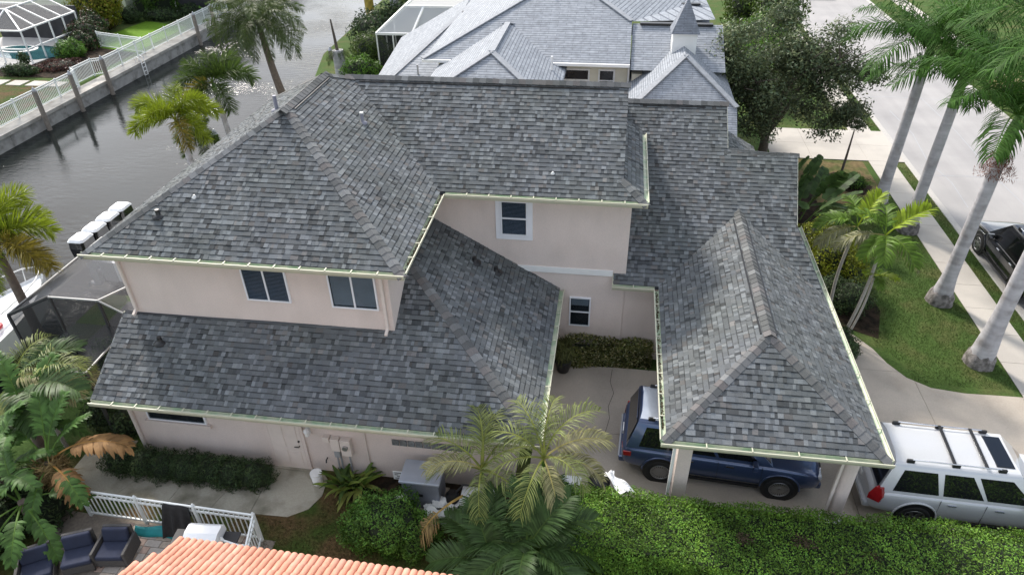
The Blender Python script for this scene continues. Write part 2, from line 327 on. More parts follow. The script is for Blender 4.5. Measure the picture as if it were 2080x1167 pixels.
sheet('hedge_bed',[(-1.6,8.6),(16,8.6),(16,11.9),(-1.6,11.9)],.014,M['soil'])
sheet('front_bed',[(6.6,20.9),(8.4,20.4),(9.4,19.9),(9.9,21.5),(9.7,25),(9.4,31),(6.6,31)],.012,M['soil'])
sheet('courtyard_bed',[(-1.1,17.2),(1.7,17.45),(1.7,17.9),(-1.1,17.9)],.05,M['soil'])
sheet('dry_verge',[(9.0,29.6),(12.6,29.6),(12.6,34.5),(9.0,34.5)],.01,mat('dry_verge',(.16,.12,.06),.95,.3,6,.4,60,c2=(.09,.10,.035),c2scale=1.3,spec=.1))
sheet('tree_bed',[(10.3,31.3),(11.7,30.7),(12.3,31.6),(11.9,32.8),(10.9,33.1),(10.2,32.5)],.02,M['soil'])
# grass blades over the lawns
def blades(name,areas,n,h,material):
    C=[]
    ta=sum((b[0]-a[0])*(b[1]-a[1]) for a,b in areas)
    for a,b in areas:
        k=int(n*(b[0]-a[0])*(b[1]-a[1])/ta); C.append(np.stack([nr.uniform(a[0],b[0],k),nr.uniform(a[1],b[1],k),np.zeros(k)],1))
    C=np.concatenate(C); k=len(C)
    return C
def blade_mesh(name,C,h,material,tones):
    k=len(C); a=nr.uniform(0,2*PI,k); d=np.stack([np.cos(a),np.sin(a),np.zeros(k)],1); hh=(h*(.5+nr.random(k)))[:,None]
    tip=C+nr.normal(size=(k,3))*[h*.5,h*.5,0]+[0,0,1]*hh; w=.008
    V=np.stack([C-d*w,C+d*w,tip],1).reshape(-1,3)
    return np_mesh(name,V,np.arange(3*k).reshape(k,3),tones,material)
GR=leafm('grass_blade',(.078,.122,.030),.6,.3)
GD=leafm('dry_grass_blade',(.085,.085,.028),.7,.3)
C=blades('g',[((9.2,17.6),(12.85,32)),((14.1,10),(14.6,34)),((14.1,38.8),(14.6,60))],42000,.05,GR)
keep=~((C[:,0]<9.9)&(C[:,1]<20.2)&((C[:,0]-7)*.9+(C[:,1]-17.4)<3.9))&~((C[:,0]<9.7)&(C[:,1]>20.3))&~((C[:,0]<12.6)&(C[:,1]>29.8))&~((C[:,1]<17.75)&(C[:,0]<12.86))&((C[:,0]<12.86)|(C[:,0]>14.1))
C=C[keep]; o=obj('grass',blade_mesh('grass',C,.055,GR,.5+.9*nr.random(len(C)))); tag(o,'short green lawn grass along the sidewalk on the right','grass',kind='stuff')
C=blades('g',[((-8.6,8.6),(-1.2,11.2))],14000,.05,GD); C=C[~((C[:,1]>10.35)&(C[:,0]<-6.85))]
o=obj('dry_grass',blade_mesh('dry_grass',C,.06,GD,.4+1.0*nr.random(len(C)))); tag(o,'patchy dry grass in the side yard before the house wall','grass',kind='stuff')

# ================================================================ MAIN HOUSE
S=.583; EXP=.143
house=thing('house','pale pink stucco two storey house with dark grey shingle hip roofs and carport','house',(-4,17,0))
HO=Vector(house.location)
def hpart(o,parent=house,off=True):
    o.parent=parent
    if off and parent is house: o.location=o.location-HO
    return o
def hb(mb,name,m,parent=None,**k):
    o=mb.build(name,m,None,**k); o.parent=parent or house
    # children of the house empty: keep world coordinates
    o.location=Vector(o.location)-HO
    return o
def sub(mb,name,m,par,**k):      # par sits at -HO in the house frame: same vertex frame
    return mb.build(name,m,par,**k)
# ---- shingle generator
STUFF=MB(); SING=[]
def tone_pick():
    r=rnd.random()
    if r<.18: k=rnd.uniform(1.35,1.65); wd=rnd.choice((.07,.09,.11,.13))
    elif r<.30: k=rnd.uniform(1.15,1.32); wd=rnd.choice((.08,.10,.13))
    elif r<.46: k=rnd.uniform(.48,.72); wd=rnd.choice((.07,.09,.11,.14))
    else: k=rnd.uniform(.88,1.1); wd=rnd.choice((.08,.10,.13,.16,.20))
    w=rnd.uniform(-.04,.04)
    if rnd.random()<.06: return (k*1.08,k*.98,k*.92),wd
    return (k*(1+w*.4),k,k*(1-w*.6)),wd
def intervals(P,v):
    xs=[]
    n=len(P)
    for i in range(n):
        (a0,v0),(a1,v1)=P[i],P[(i+1)%n]
        if (v0<=v<v1) or (v1<=v<v0): xs.append(a0+(a1-a0)*(v-v0)/(v1-v0))
    xs.sort(); return xs
def roof_face(poly,single=0,lift=.004):
    p=[Vector(q) for q in poly]; e=(p[1]-p[0]).normalized()
    n=Vector((0,0,0))
    for i in range(len(p)): n+=(p[i]-p[0]).cross(p[(i+1)%len(p)]-p[0])
    n.normalize()
    if n.z<0: n=-n
    u=n.cross(e)
    if u.z<0: u=-u
    P=[((q-p[0]).dot(e),(q-p[0]).dot(u)) for q in p]
    vmax=max(v for _,v in P); k=0
    W=lambda a,v,h: p[0]+e*a+u*v+n*(h+lift)
    while k*EXP<vmax-.01:
        v0=k*EXP; v1=min(v0+EXP,vmax)
        lo=intervals(P,v0+1e-4); hi=intervals(P,v1-1e-4)
        if len(lo)<2 or len(hi)<2: k+=1; continue
        l0,l1=lo[0],lo[-1]; h0,h1=hi[0],hi[-1]
        if min(l1,h1)-max(l0,h0)<-.5: k+=1; continue
        a=min(l0,h0)-rnd.uniform(0,.3); end=max(l1,h1)
        prev=None
        while a<end:
            tn,wd=tone_pick(); b=a+wd
            q=[min(max(a,l0),l1),min(max(b,l0),l1),min(max(b,h0),h1),min(max(a,h0),h1)]
            a=b
            if q[1]-q[0]<.01 and q[2]-q[3]<.01: continue
            th=rnd.choice((.013,.017,.024))
            cut=.80; vc=v0+(v1-v0)*cut
            ca=q[0]+(q[3]-q[0])*cut; cb=q[1]+(q[2]-q[1])*cut
            ve=v1+.02
            vs=[W(q[0],v0,th),W(q[1],v0,th),W(cb,vc,th*.55),W(ca,vc,th*.55),W(q[2],ve,.003),W(q[3],ve,.003),W(q[0],v0,-.002),W(q[1],v0,-.002)]
            fs=[(0,1,2,3),(3,2,4,5),(6,7,1,0),(6,0,3,5),(7,4,2,1)]
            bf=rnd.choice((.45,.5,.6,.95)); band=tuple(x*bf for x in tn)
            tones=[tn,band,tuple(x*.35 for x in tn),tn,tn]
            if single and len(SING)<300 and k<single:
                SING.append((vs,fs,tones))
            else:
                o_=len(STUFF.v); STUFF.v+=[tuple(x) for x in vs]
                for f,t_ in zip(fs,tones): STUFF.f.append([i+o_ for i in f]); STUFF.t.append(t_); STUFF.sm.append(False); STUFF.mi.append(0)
        k+=1
DECK=MB()
def face(poly,single=0,deck=True):
    if deck: DECK.slab([Vector(q)-Vector((0,0,.012)) for q in poly],.10)
    roof_face(poly,single)
# A: upper hip
ax0,ax1,ay0,az=-12.83,-4.70,13.16,6.0; axc=(ax0+ax1)/2; ah=(ax1-ax0)/2; ar0=ay0+ah; ar1=20.1; ay1=ar1+ah; azr=az+S*ah
# F carport first: nearest shingles become single pieces
fx0,fx1,fy0,fz=1.72,6.47,11.42,3.1; fxc=(fx0+fx1)/2; fh=(fx1-fx0)/2; fzr=fz+S*fh; fr0=fy0+fh
face([(fx0,fy0,fz),(fx1,fy0,fz),(fxc,fr0,fzr)],single=99)
# D lower skirt
dz,dy0,dx0,dx1=2.6,11.44,-12.82,-1.26
def zD(y): return dz+S*(y-dy0)
def zDr(x): return dz+S*(dx1-x)
face([(dx0,dy0,dz),(dx1,dy0,dz),(-5.2,dy0+(dx1+5.2),zDr(-5.2)),(-5.2,13.62,zD(13.62)),(dx0,13.62,zD(13.62))],single=9)
face([(dx1,dy0,dz),(dx1,17.9,dz),(-5.2,17.9,zDr(-5.2)),(-5.2,dy0+(dx1+5.2),zDr(-5.2))])
face([(fx0,18.6,fz),(fx0,fy0,fz),(fxc,fr0,fzr),(fxc,20.3,fzr),(fxc-1.2,20.3,fzr-1.2*S)][:4])
face([(fx1,fy0,fz),(fx1,21.8,fz),(fxc,21.8,fzr),(fxc,fr0,fzr)])
face([(ax0,ay0,az),(ax1,ay0,az),(axc,ar0,azr)])
bz,by0,bry=6.0,17.37,20.9; bzr=bz+S*(bry-by0)
face([(ax1,ay0,az),(ax1,by0+.1,az),(ax1-(bzr-az)/S,bry,bzr),(axc,ar1,azr),(axc,ar0,azr)])
face([(ax0,ay1,az),(ax0,ay0,az),(axc,ar0,azr),(axc,ar1,azr)])
face([(ax1,ay1,az),(ax0,ay1,az),(axc,ar1,azr)])
bx1,bg=1.02,.44; bsk=bx1-bg
face([(ax1,by0,bz),(bx1,by0,bz),(bg,by0+bsk,bz+S*bsk),(bg,bry,bzr),(ax1-(bzr-bz)/S,bry,bzr)])
face([(bx1,by0,bz),(bx1,22.6,bz),(bg,22.6,bz+S*bsk),(bg,by0+bsk,bz+S*bsk)])
face([(bg,2*bry-by0,bz),(ax1,2*bry-by0,bz),(ax1-(bzr-bz)/S,bry,bzr),(bg,bry,bzr)])
cz,cy0=3.1,17.56
def zC(y): return cz+S*(y-cy0)
face([(.36,cy0,cz),(6.45,cy0,cz),(5.82,19.6,zC(19.6)),(5.98,21.9,zC(21.9)),(3.80,21.95,zC(21.95)),(3.80,23.6,zC(23.6)),(.36,23.6,zC(23.6))])
face([(3.8,25.6,zC(23.6)-S*2.0),(.36,25.6,zC(23.6)-S*2.0),(.36,23.6,zC(23.6)),(3.8,23.6,zC(23.6))])
face([(5.98,23.6,zC(21.9)-S*1.7),(3.8,23.6,zC(21.9)-S*1.7),(3.8,21.92,zC(21.9)),(5.98,21.92,zC(21.9))])
face([(5.0,22.2,4.95),(5.0,24.0,4.95),(3.82,24.0,5.62),(3.82,22.2,5.62)])
roof=hb(DECK,'roof',M['deck'],recalc=True)
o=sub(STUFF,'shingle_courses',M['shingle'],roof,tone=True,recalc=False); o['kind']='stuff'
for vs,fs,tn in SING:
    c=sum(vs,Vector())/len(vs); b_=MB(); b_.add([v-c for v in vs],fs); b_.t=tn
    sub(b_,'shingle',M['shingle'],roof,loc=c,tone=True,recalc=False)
# ---- ridge and hip caps, one object each
CT=[(1.1,1.04,1.0),(.85,.82,.79),(1.25,1.19,1.15),(1.6,1.54,1.49),(1.1,.96,.90),(1.3,1.15,1.08)]
def caps(top,bot,nL,nR,w=.15,ln=.30,ex=.205,base=.012,r=None):
    top=Vector(top);bot=Vector(bot);d=(bot-top).normalized();nL=Vector(nL).normalized();nR=Vector(nR).normalized()
    sL=d.cross(nL); sR=nR.cross(d)
    sL=sL if sL.z<=0 or abs(sL.z)<1e-6 else -sL; sR=sR if sR.z<=0 else -sR
    nm=(nL+nR).normalized(); L=(bot-top).length; n=max(1,int(L/ex)); cache={}
    for i in range(n,-1,-1):
        at=top+d*(i*ex-.06)
        k=rnd.choice((0,0,0,1,1,2,2,3,4,5))
        if k not in cache:
            b_=MB(); ring=[]
            for x,h in ((0,base+.006),(ln,base+.022)):
                for q in (sL*w,sL*w*.5+nm*.006,nm*.012,sR*w*.5+nm*.006,sR*w): ring.append(d*x+q+nm*h)
                for q in (sL*w,nm*0,sR*w): ring.append(d*x+q+nm*(h-.016))
            fs=[(j,j+1,9+j,8+j) for j in range(4)]
            b_.add(ring,fs); b_.add(ring,[(8,9,10,11,12,15,14,13)]); b_.add(ring,[(0,8,13,5),(4,7,15,12)])
            t_=CT[k]; b_.t=[t_]*4+[tuple(x*.5 for x in t_)]+[tuple(x*.6 for x in t_)]*2
            cache[k]=b_.me('ridge_cap',M['shingle'],True,False)
        obj('ridge_cap',cache[k],roof,at)
FN=(0,-S,1);RN=(S,0,1);LN=(-S,0,1);BN=(0,S,1)
caps((axc,ar0,azr),(ax0,ay0,az),LN,FN); caps((axc,ar0,azr),(ax1,ay0,az),FN,RN)
caps((axc,ar1+.1,azr+.01),(axc,ar0-.1,azr+.01),RN,LN,w=.175,base=.025)
caps((axc,ar1,azr),(ax1-(bzr-az)/S+.05,bry-.1,bzr),BN,RN); caps((axc,ar1,azr),(ax0,ay1,az),BN,LN)
caps((bg,bry,bzr+.02),(ax1-(bzr-bz)/S,bry,bzr+.02),FN,BN,w=.175,base=.025)
caps((bg,by0+bsk,bz+S*bsk),(bx1,by0,bz),FN,RN)
caps((-5.2,dy0+(dx1+5.2),zDr(-5.2)),(dx1,dy0,dz),FN,RN)
caps((fxc,fr0,fzr),(fx0,fy0,fz),LN,FN); caps((fxc,fr0,fzr),(fx1,fy0,fz),FN,RN)
caps((fxc,20.1,fzr+.02),(fxc,fr0+.02,fzr+.02),RN,LN,w=.175,base=.03)
caps((3.8,23.6,zC(23.6)+.02),(.5,23.6,zC(23.6)+.02),FN,BN,w=.175,base=.025)
caps((5.98,21.92,zC(21.9)),(3.8,21.92,zC(21.9)),FN,BN)
# ridge vents (dark raised strips along the caps, drawing the vents' shadow lines)
for name,a,b_ in (('a',(axc,17.35,azr-.02),(axc,20.0,azr-.02)),('b',(-7.9,bry,bzr-.02),(.15,bry,bzr-.02)),('c',(.9,23.6,zC(23.6)-.02),(3.1,23.6,zC(23.6)-.02)),('f',(fxc,fr0+.12,fzr-.02),(fxc,19.6,fzr-.02))):
    for s_ in (-1,1):
        o_=Vector((.185*s_,0,-.185*S+.045)) if name in 'af' else Vector((0,.185*s_,-.185*S+.045)); sub(MB().bar(Vector(a)+o_,Vector(b_)+o_,.03,.035),'ridge_vent',M['black'],roof)
# plumbing vents on the roof
def vent(x,y,z,h=.28,r=.04,m='black',cap=None):
    v=sub(MB().lathe([(r*3,-.04),(r*3,.0),(r*1.3,.03),(r,.05),(r,h)],(x,y,z),10),'roof_vent',M[m],roof)
    if cap: sub(MB().lathe([(r*1.3,h-.03),(r*1.3,h+.015)],(x,y,z),10),'vent_cap',M[cap],v)
zA=lambda y: az+S*(y-ay0); zAr=lambda x: az+S*(ax1-x)
vent(-11.24,14.15,zA(14.15),.18,.055); vent(-10.46,14.68,zA(14.68),.06,.025,'pipewhite'); vent(-11.47,12.9,zD(12.9),.16,.06)
vent(-3.7,16.85,zDr(-3.7),.18,.065); vent(-3.09,16.95,zDr(-3.09),.18,.065)
vent(-7.2,18.65,zAr(-7.2),.30,.045,'pipe','pipewhite'); vent(-9.6,18.3,az+S*(-9.6-ax0),.42,.055,'pipe')
vent(-1.56,18.06,bz+S*(18.06-by0),.05,.022,'pipewhite')
# ---- walls
def wall(lo,hi): return hb(MB().box(lo,hi),'wall',M['stucco'])
wall((-12.45,13.6,2.4),(-5.2,23.7,6.02)); wall((-5.195,17.86,0),(.73,24.3,6.02)); wall((-12.45,12.06,0),(-1.95,17.9,2.62))
wall((.735,17.9,0),(5.7,26.5,3.12))
hb(MB().add([(.72,17.95,3.1),(.72,23.6,6.45),(.72,26.5,4.8),(.72,26.5,3.1),(3.65,17.95,3.1),(3.65,23.6,6.45),(3.65,26.5,4.8),(3.65,26.5,3.1)],[(0,1,2,3),(4,7,6,5),(0,4,5,1),(1,5,6,2),(2,6,7,3),(3,7,4,0)]),'wall',M['stucco'])
hb(MB().add([(3.66,17.95,3.1),(3.66,21.9,5.42),(3.66,23.4,4.6),(3.66,23.4,3.1),(5.7,17.95,3.1),(5.7,21.9,5.42),(5.7,23.4,4.6),(5.7,23.4,3.1)],[(0,1,2,3),(4,7,6,5),(0,4,5,1),(1,5,6,2),(2,6,7,3),(3,7,4,0)]),'wall',M['stucco'])
hb(MB().add([(bg-.03,by0+bsk,bz+.2),(bg-.03,bry,bzr-.02),(bg-.03,24.2,bz+.1),(bg-.15,by0+bsk,bz+.2),(bg-.15,bry,bzr-.02),(bg-.15,24.2,bz+.1)],[(0,1,2),(5,4,3),(0,3,4,1),(1,4,5,2),(2,5,3,0)]),'wall',M['stucco'])
hb(MB().box((-2.6,17.82,3.19),(.34,17.86,3.38)),'trim_band',M['white'])
# soffits
for lo,hi in (((ax0+.05,ay0+.05,5.86),(ax1-.05,13.6,5.90)),((-5.2,13.62,5.86),(ax1-.05,17.8,5.90)),((ax0+.05,13.62,5.86),(-12.46,24,5.9)),((ax1+.0,by0+.05,5.865),(bx1-.05,17.86,5.905)),((.735,17.87,5.865),(bx1-.05,22.5,5.9)),
    ((dx0+.05,dy0+.05,2.46),(dx1-.05,12.06,2.50)),((-1.95,12.07,2.46),(dx1-.05,17.85,2.50)),((.40,cy0+.05,2.96),(1.7,17.89,3.0)),((fx0+.05,fy0+.05,2.94),(fx1-.05,17.5,2.99))):
    hb(MB().box(lo,hi),'soffit',M['soffit'])
# rake boards
for a,b_ in (((dx0+.02,dy0,dz-.08),(dx0+.02,13.62,zD(13.62)-.08)),((3.80,21.95,zC(21.95)-.08),(3.80,23.6,zC(23.6)-.08)),((5.98,21.9,zC(21.9)-.08),(5.82,19.6,zC(19.6)-.08)),((.36,cy0,cz-.08),(.36,17.86,zC(17.86)-.08))):
    hb(MB().bar(a,b_,.03,.16),'rake_board',M['gutlip'])
# ---- gutters with hanger straps
def gutter(a,b_,outw,step=.62,m='gutter'):
    a=Vector(a);b_=Vector(b_);o_=Vector(outw); up=Vector((0,0,1))
    prof=[(.016,.012),(.016,-.05),(.09,-.05),(.125,-.02),(.125,.02),(.15,.02),(.15,-.035),(.11,-.125),(.006,-.125),(.006,.012)]
    vs=[p+o_*x+up*z for p in (a,b_) for x,z in prof]; n=len(prof)
    mb=MB(); mb.add(vs,[(i,(i+1)%n,n+(i+1)%n,n+i) for i in range(n)]+[tuple(range(n)),tuple(range(2*n-1,n-1,-1))])
    mb.mi=[1 if i in (4,5,6) else 0 for i in range(n)]+[0,0]
    g_=hb(mb,'gutter',[M[m],M['gutlip']]); L=(b_-a).length; d=(b_-a).normalized(); k=int(L/step); me=None
    for i in range(1,k):
        p=a+d*(i*L/k)
        if me is None: me=MB().bar(o_*-.01+up*.026,o_*.145+up*.03,.028,.012).me('gutter_strap',M['gutlip'])
        obj('gutter_strap',me,g_,p)
    return g_
F_=(0,-1,0);R__=(1,0,0);L_=(-1,0,0)
gutter((ax0-.12,ay0,az-.02),(ax1+.12,ay0,az-.02),F_); gutter((ax1,ay0,az-.02),(ax1,by0-.14,az-.02),R__)
gutter((ax1+.15,by0,bz-.02),(bx1+.12,by0,bz-.02),F_); gutter((bx1,by0,bz-.02),(bx1,22.3,bz-.02),R__)
gutter((dx0,dy0,dz-.02),(dx1+.12,dy0,dz-.02),F_); gutter((dx1,dy0,dz-.02),(dx1,17.84,dz-.02),R__)
gutter((.34,cy0,cz-.02),(fx0-.12,cy0,cz-.02),F_,.45); gutter((fx0-.12,fy0,fz-.02),(fx1+.12,fy0,fz-.02),F_,.95); gutter((fx0,fy0,fz-.02),(fx0,cy0-.14,fz-.02),L_,.75); gutter((fx1,fy0,fz-.02),(fx1,21.8,fz-.02),R__,.9)
# debris lying in the gutters
C=[]
for x,y0,y1,z,n_ in ((ax1+.07,13.2,17.2,5.92,700),(fx0-.07,11.8,17.4,3.02,900)):
    C.append(np.stack([x+nr.normal(size=n_)*.02,nr.uniform(y0,y1,n_),z+nr.random(n_)*.03],1))
C=np.concatenate(C); o=obj('gutter_debris',leaf_mesh('gutter_debris',C,np.tile([0,0,1.],(len(C),1)),.05,.5,.4+.8*nr.random(len(C)),M['straw']),house); o.location=-HO; o['kind']='stuff'; o.data.materials[0]=mat('gutter_debris',(.10,.07,.035),.95,.3,9,tone=True)
# ---- downspouts
def downspout(pts,w=.075,m='soffit'):
    mb=MB()
    for a,b_ in zip(pts,pts[1:]): mb.bar(a,b_,w,w)
    return hb(mb,'downspout',M[m],bevel=.01)
downspout([(-12.55,13.30,5.88),(-12.38,13.52,5.62),(-12.38,13.54,3.98),(-12.38,13.36,3.90)]); downspout([(-5.42,13.30,5.88),(-5.36,13.52,5.66),(-5.36,13.54,3.98),(-5.36,13.34,3.90)])
downspout([(-12.55,11.6,2.5),(-12.40,11.99,2.25),(-12.40,11.99,.1)])
downspout([(2.02,11.75,2.95),(2.02,11.95,2.7),(2.02,12.0,.12)],.07,'white'); downspout([(5.86,11.75,2.95),(5.86,11.95,2.7),(5.86,12.0,.12)],.07)
# ---- carport columns and beams
hb(MB().box((2.12,11.98,0),(2.46,12.32,2.95)),'column',M['stucco'],bevel=.015)
c_=hb(MB().lathe([(.20,0),(.20,2.95)],(6.12,12.15,0),24),'column',M['stucco']); 
sub(MB().lathe([(.25,0),(.25,.16),(.235,.2),(.21,.22)],(6.12,12.15,0),24),'column_base',M['white'],c_)
sub(MB().lathe([(.21,2.78),(.24,2.82),(.24,2.94)],(6.12,12.15,0),24),'column_capital',M['white'],c_)
hb(MB().box((1.95,11.92,2.70),(6.35,12.38,2.93)),'beam',M['stucco']); hb(MB().box((1.95,12.385,2.70),(2.4,17.85,2.93)),'beam',M['stucco']); hb(MB().box((5.95,12.385,2.70),(6.35,17.85,2.93)),'beam',M['stucco'])
# ---- windows (in walls that face the camera, y = wall plane)
def window(x0,x1,z0,z1,y,trim=.0,split='v',blind=None,fr=.045,sill=True):
    w_=MB()
    f_=.06
    for lo,hi in (((x0,y-f_,z0),(x0+fr,y+.02,z1)),((x1-fr,y-f_,z0),(x1,y+.02,z1)),((x0+fr,y-f_,z1-fr),(x1-fr,y+.02,z1)),((x0+fr,y-f_,z0),(x1-fr,y+.02,z0+fr))): w_.box(lo,hi)
    if split=='v': w_.box(((x0+x1)/2-.025,y-f_+.004,z0+fr),((x0+x1)/2+.025,y+.02,z1-fr))
    if split=='h': w_.box((x0+fr,y-f_+.004,(z0+z1)/2-.025),(x1-fr,y+.02,(z0+z1)/2+.025))
    if trim:
        t_=trim
        for lo,hi in (((x0-t_,y-.03,z0-t_),(x0,y+.01,z1+t_*.4)),((x1,y-.03,z0-t_),(x1+t_,y+.01,z1+t_*.4)),((x0,y-.03,z0-t_),(x1,y+.01,z0)),((x0,y-.03,z1),(x1,y+.01,z1+t_*.4))): w_.box(lo,hi)
    W_=hb(w_,'window',M['trim'],bevel=.004,seg=1)
    # panes, one object each
    if split=='v': rc=[(x0+fr,(x0+x1)/2-.025,z0+fr,z1-fr),((x0+x1)/2+.025,x1-fr,z0+fr,z1-fr)]
    elif split=='h': rc=[(x0+fr,x1-fr,z0+fr,(z0+z1)/2-.025),(x0+fr,x1-fr,(z0+z1)/2+.025,z1-fr)]
    else: rc=[(x0+fr,x1-fr,z0+fr,z1-fr)]
    for a,b_,c,d in rc:
        sub(MB().box((a,y-.043,c),(b_,y-.037,d)),'pane',M['glass'],W_)
    sub(MB().box((x0+fr,y-.012,z0+fr),(x1-fr,y-.006,z1-fr)),'backing',M['interior'],W_)
    if blind=='slats':
        b2=MB(); z=z0+fr+.02
        while z<z1-fr: b2.add([(x0+fr+.01,y-.030,z),(x1-fr-.01,y-.030,z),(x1-fr-.01,y-.016,z+.016),(x0+fr+.01,y-.016,z+.016)],[(0,1,2,3)]); z+=.042
        q=sub(b2,'blind',M['blind'],W_); q['kind']='stuff'
    elif blind=='curtain': sub(MB().box((x0+fr+.02,y-.022,z0+fr+.04),(x1-fr-.02,y-.016,z1-fr)),'curtain',M['curtain'],W_)
    elif blind=='half': sub(MB().box((x0+fr+.02,y-.022,(z0+z1)/2+.24),(x1-fr-.02,y-.016,z1-fr)),'curtain',M['curtain'],W_)
    return W_
window(-9.05,-7.85,4.56,5.62,13.6,blind='slats'); window(-6.76,-5.52,4.52,5.60,13.6,blind='curtain')
window(-3.06,-2.26,4.43,5.58,17.86,trim=.15,split='h',blind='slats'); window(-.94,-.27,1.22,2.33,17.86,split='h',blind='half')
w_=window(-11.95,-10.25,1.42,2.0,12.06,split=None); sub(MB().box((-12.05,11.96,1.29),(-10.15,12.06,1.41)),'sill',M['stucco'],w_)
# glass block strip
gbw=hb(MB().box((-5.13,12.03,1.28),(-3.0,12.06,1.32)),'glass_block_window',M['soffit'])
for i in range(10):
    for j in range(1): sub(MB().box((-5.11+i*.21,12.025,1.325+j*.21),(-4.92+i*.21,12.055,1.525+j*.21)),'glass_block',M['glassb'] if 'glassb' in M else M.setdefault('glassb',mat('glass_block',(.16,.17,.17),.15,.4,9)),gbw,bevel=.01)
# door
d_=hb(MB().box((-8.50,12.0,.06),(-7.62,12.055,2.08)),'door',M['soffit'])
for x0,x1,z0,z1 in ((-8.40,-8.10,.2,.75),(-8.02,-7.72,.2,.75),(-8.40,-8.10,.9,1.85),(-8.02,-7.72,.9,1.85)): sub(MB().box((x0,11.985,z0),(x1,12.0,z1)),'door_panel',M['soffit'],d_,bevel=.012)
h_=sub(MB().tube([(-7.70,11.98,.98),(-7.70,11.93,.98),(-7.83,11.93,.98)],.014,8),'handle',M['black'],d_); sub(MB().lathe([(.03,-.02),(.03,.0)],(-7.70,11.99,1.15),10,'y'),'deadbolt',M['black'],d_)
hb(MB().box((-8.60,12.0,0),(-8.505,12.05,2.15)),'door_casing',M['stucco']); hb(MB().box((-7.615,12.0,0),(-7.53,12.05,2.15)),'door_casing',M['stucco']); hb(MB().box((-8.62,11.93,0),(-7.5,12.05,.06)),'door_sill',M['path'])
# wall lamp
wl=hb(MB().box((-7.42,12.02,1.45),(-7.32,12.055,1.72)),'wall_lamp',M['white']); sub(MB().lathe([(.03,0),(.06,.03),(.075,.16),(.03,.20)],(-7.37,11.93,1.45),6,smooth=False),'lamp_glass',M['white'],wl); sub(MB().lathe([(.09,.20),(.02,.28)],(-7.37,11.93,1.45),6,smooth=False),'lamp_roof',M['white'],wl)
# electric boxes
for x0,x1,z0,z1,dp in ((-6.98,-6.80,1.28,1.46,.14),(-6.77,-6.53,1.0,1.44,.16),(-6.50,-6.22,.86,1.44,.17),(-6.74,-6.58,.72,.97,.12)):
    hb(MB().box((x0,12.06-dp,z0),(x1,12.058,z1)),'electric_box',M['grey'] if dp<.13 else M['soffit'],bevel=.012)
hb(MB().lathe([(.075,-.03),(.075,.03),(.05,.05)],(-6.36,11.86,1.2),14,'y'),'electric_meter',M['steel'])
for x in (-6.70,-6.60,-6.35): hb(MB().tube([(x,12.0,1.0),(x,12.0,.05)],.022,8),'conduit',M['grey'])
hb(MB().tube([(-5.83,12.035,2.4),(-5.83,12.035,.1)],.016,6),'conduit',M['soffit']); 
hb(MB().tube([(-7.02,12.05,.55),(-7.02,11.95,.55),(-7.02,11.93,.48)],.02,8),'hose_bib',M['black'])
# ================================================================ NEIGHBOURING BUILDINGS
def shingle_far(name,c,c2,axis):
    m=bpy.data.materials.new(name); m.use_nodes=True; t=m.node_tree; n=t.nodes; l=t.links; b=n['Principled BSDF']; b.inputs['Roughness'].default_value=.75; b.inputs['Specular IOR Level'].default_value=.35
    g=n.new('ShaderNodeNewGeometry'); sx=n.new('ShaderNodeSeparateXYZ'); l.new(g.outputs['Position'],sx.inputs[0]); cb=n.new('ShaderNodeCombineXYZ')
    l.new(sx.outputs['X' if axis=='x' else 'Y'],cb.inputs['X']); l.new(sx.outputs['Z'],cb.inputs['Y'])
    br=n.new('ShaderNodeTexBrick'); br.inputs['Color1'].default_value=(*c,1); br.inputs['Color2'].default_value=(*c2,1); br.inputs['Mortar'].default_value=(c[0]*.45,c[1]*.46,c[2]*.5,1)
    br.inputs['Scale'].default_value=1; br.inputs['Brick Width'].default_value=.8; br.inputs['Row Height'].default_value=.062; br.inputs['Mortar Size'].default_value=.0075; br.inputs['Mortar Smooth'].default_value=.3; br.inputs['Bias'].default_value=-.1
    l.new(cb.outputs[0],br.inputs['Vector']); 
    z=n.new('ShaderNodeTexNoise'); z.inputs['Scale'].default_value=5; z.inputs['Detail'].default_value=6; l.new(g.outputs['Position'],z.inputs['Vector']); r=n.new('ShaderNodeMapRange'); r.inputs['From Min'].default_value=.3; r.inputs['From Max'].default_value=.7; r.inputs['To Min'].default_value=.8; r.inputs['To Max'].default_value=1.2; l.new(z.outputs['Fac'],r.inputs[0])
    k=n.new('ShaderNodeMix'); k.data_type='RGBA'; k.blend_type='MULTIPLY'; k.inputs['Factor'].default_value=1; l.new(br.outputs['Color'],k.inputs['A']); l.new(r.outputs[0],k.inputs['B']); l.new(k.outputs['Result'],b.inputs['Base Color'])
    bu=n.new('ShaderNodeBump'); bu.inputs['Strength'].default_value=.5; bu.inputs['Distance'].default_value=.02; bu.invert=True; l.new(br.outputs['Fac'],bu.inputs['Height']); l.new(bu.outputs[0],b.inputs['Normal'])
    return m
SFx=shingle_far('pale_shingle_front',(.25,.272,.30),(.31,.332,.362),'x'); SFy=shingle_far('pale_shingle_side',(.25,.272,.30),(.31,.332,.362),'y')
PC=mat('pale_ridge_cap',(.29,.305,.325),.8,.15,6)
CREAM=mat('cream_wall',(.72,.68,.55),.9,.05,3)
n1=thing('house','cream neighbouring house with pale blue-grey shingle roofs and a small white turret','house',(-2,38,0)); n1o=Vector(n1.location)
def nb(mb,name,m,par=None,**k):
    o=mb.build(name,m,par or n1,**k)
    if par is None: o.location=Vector(o.location)-n1o
    return o
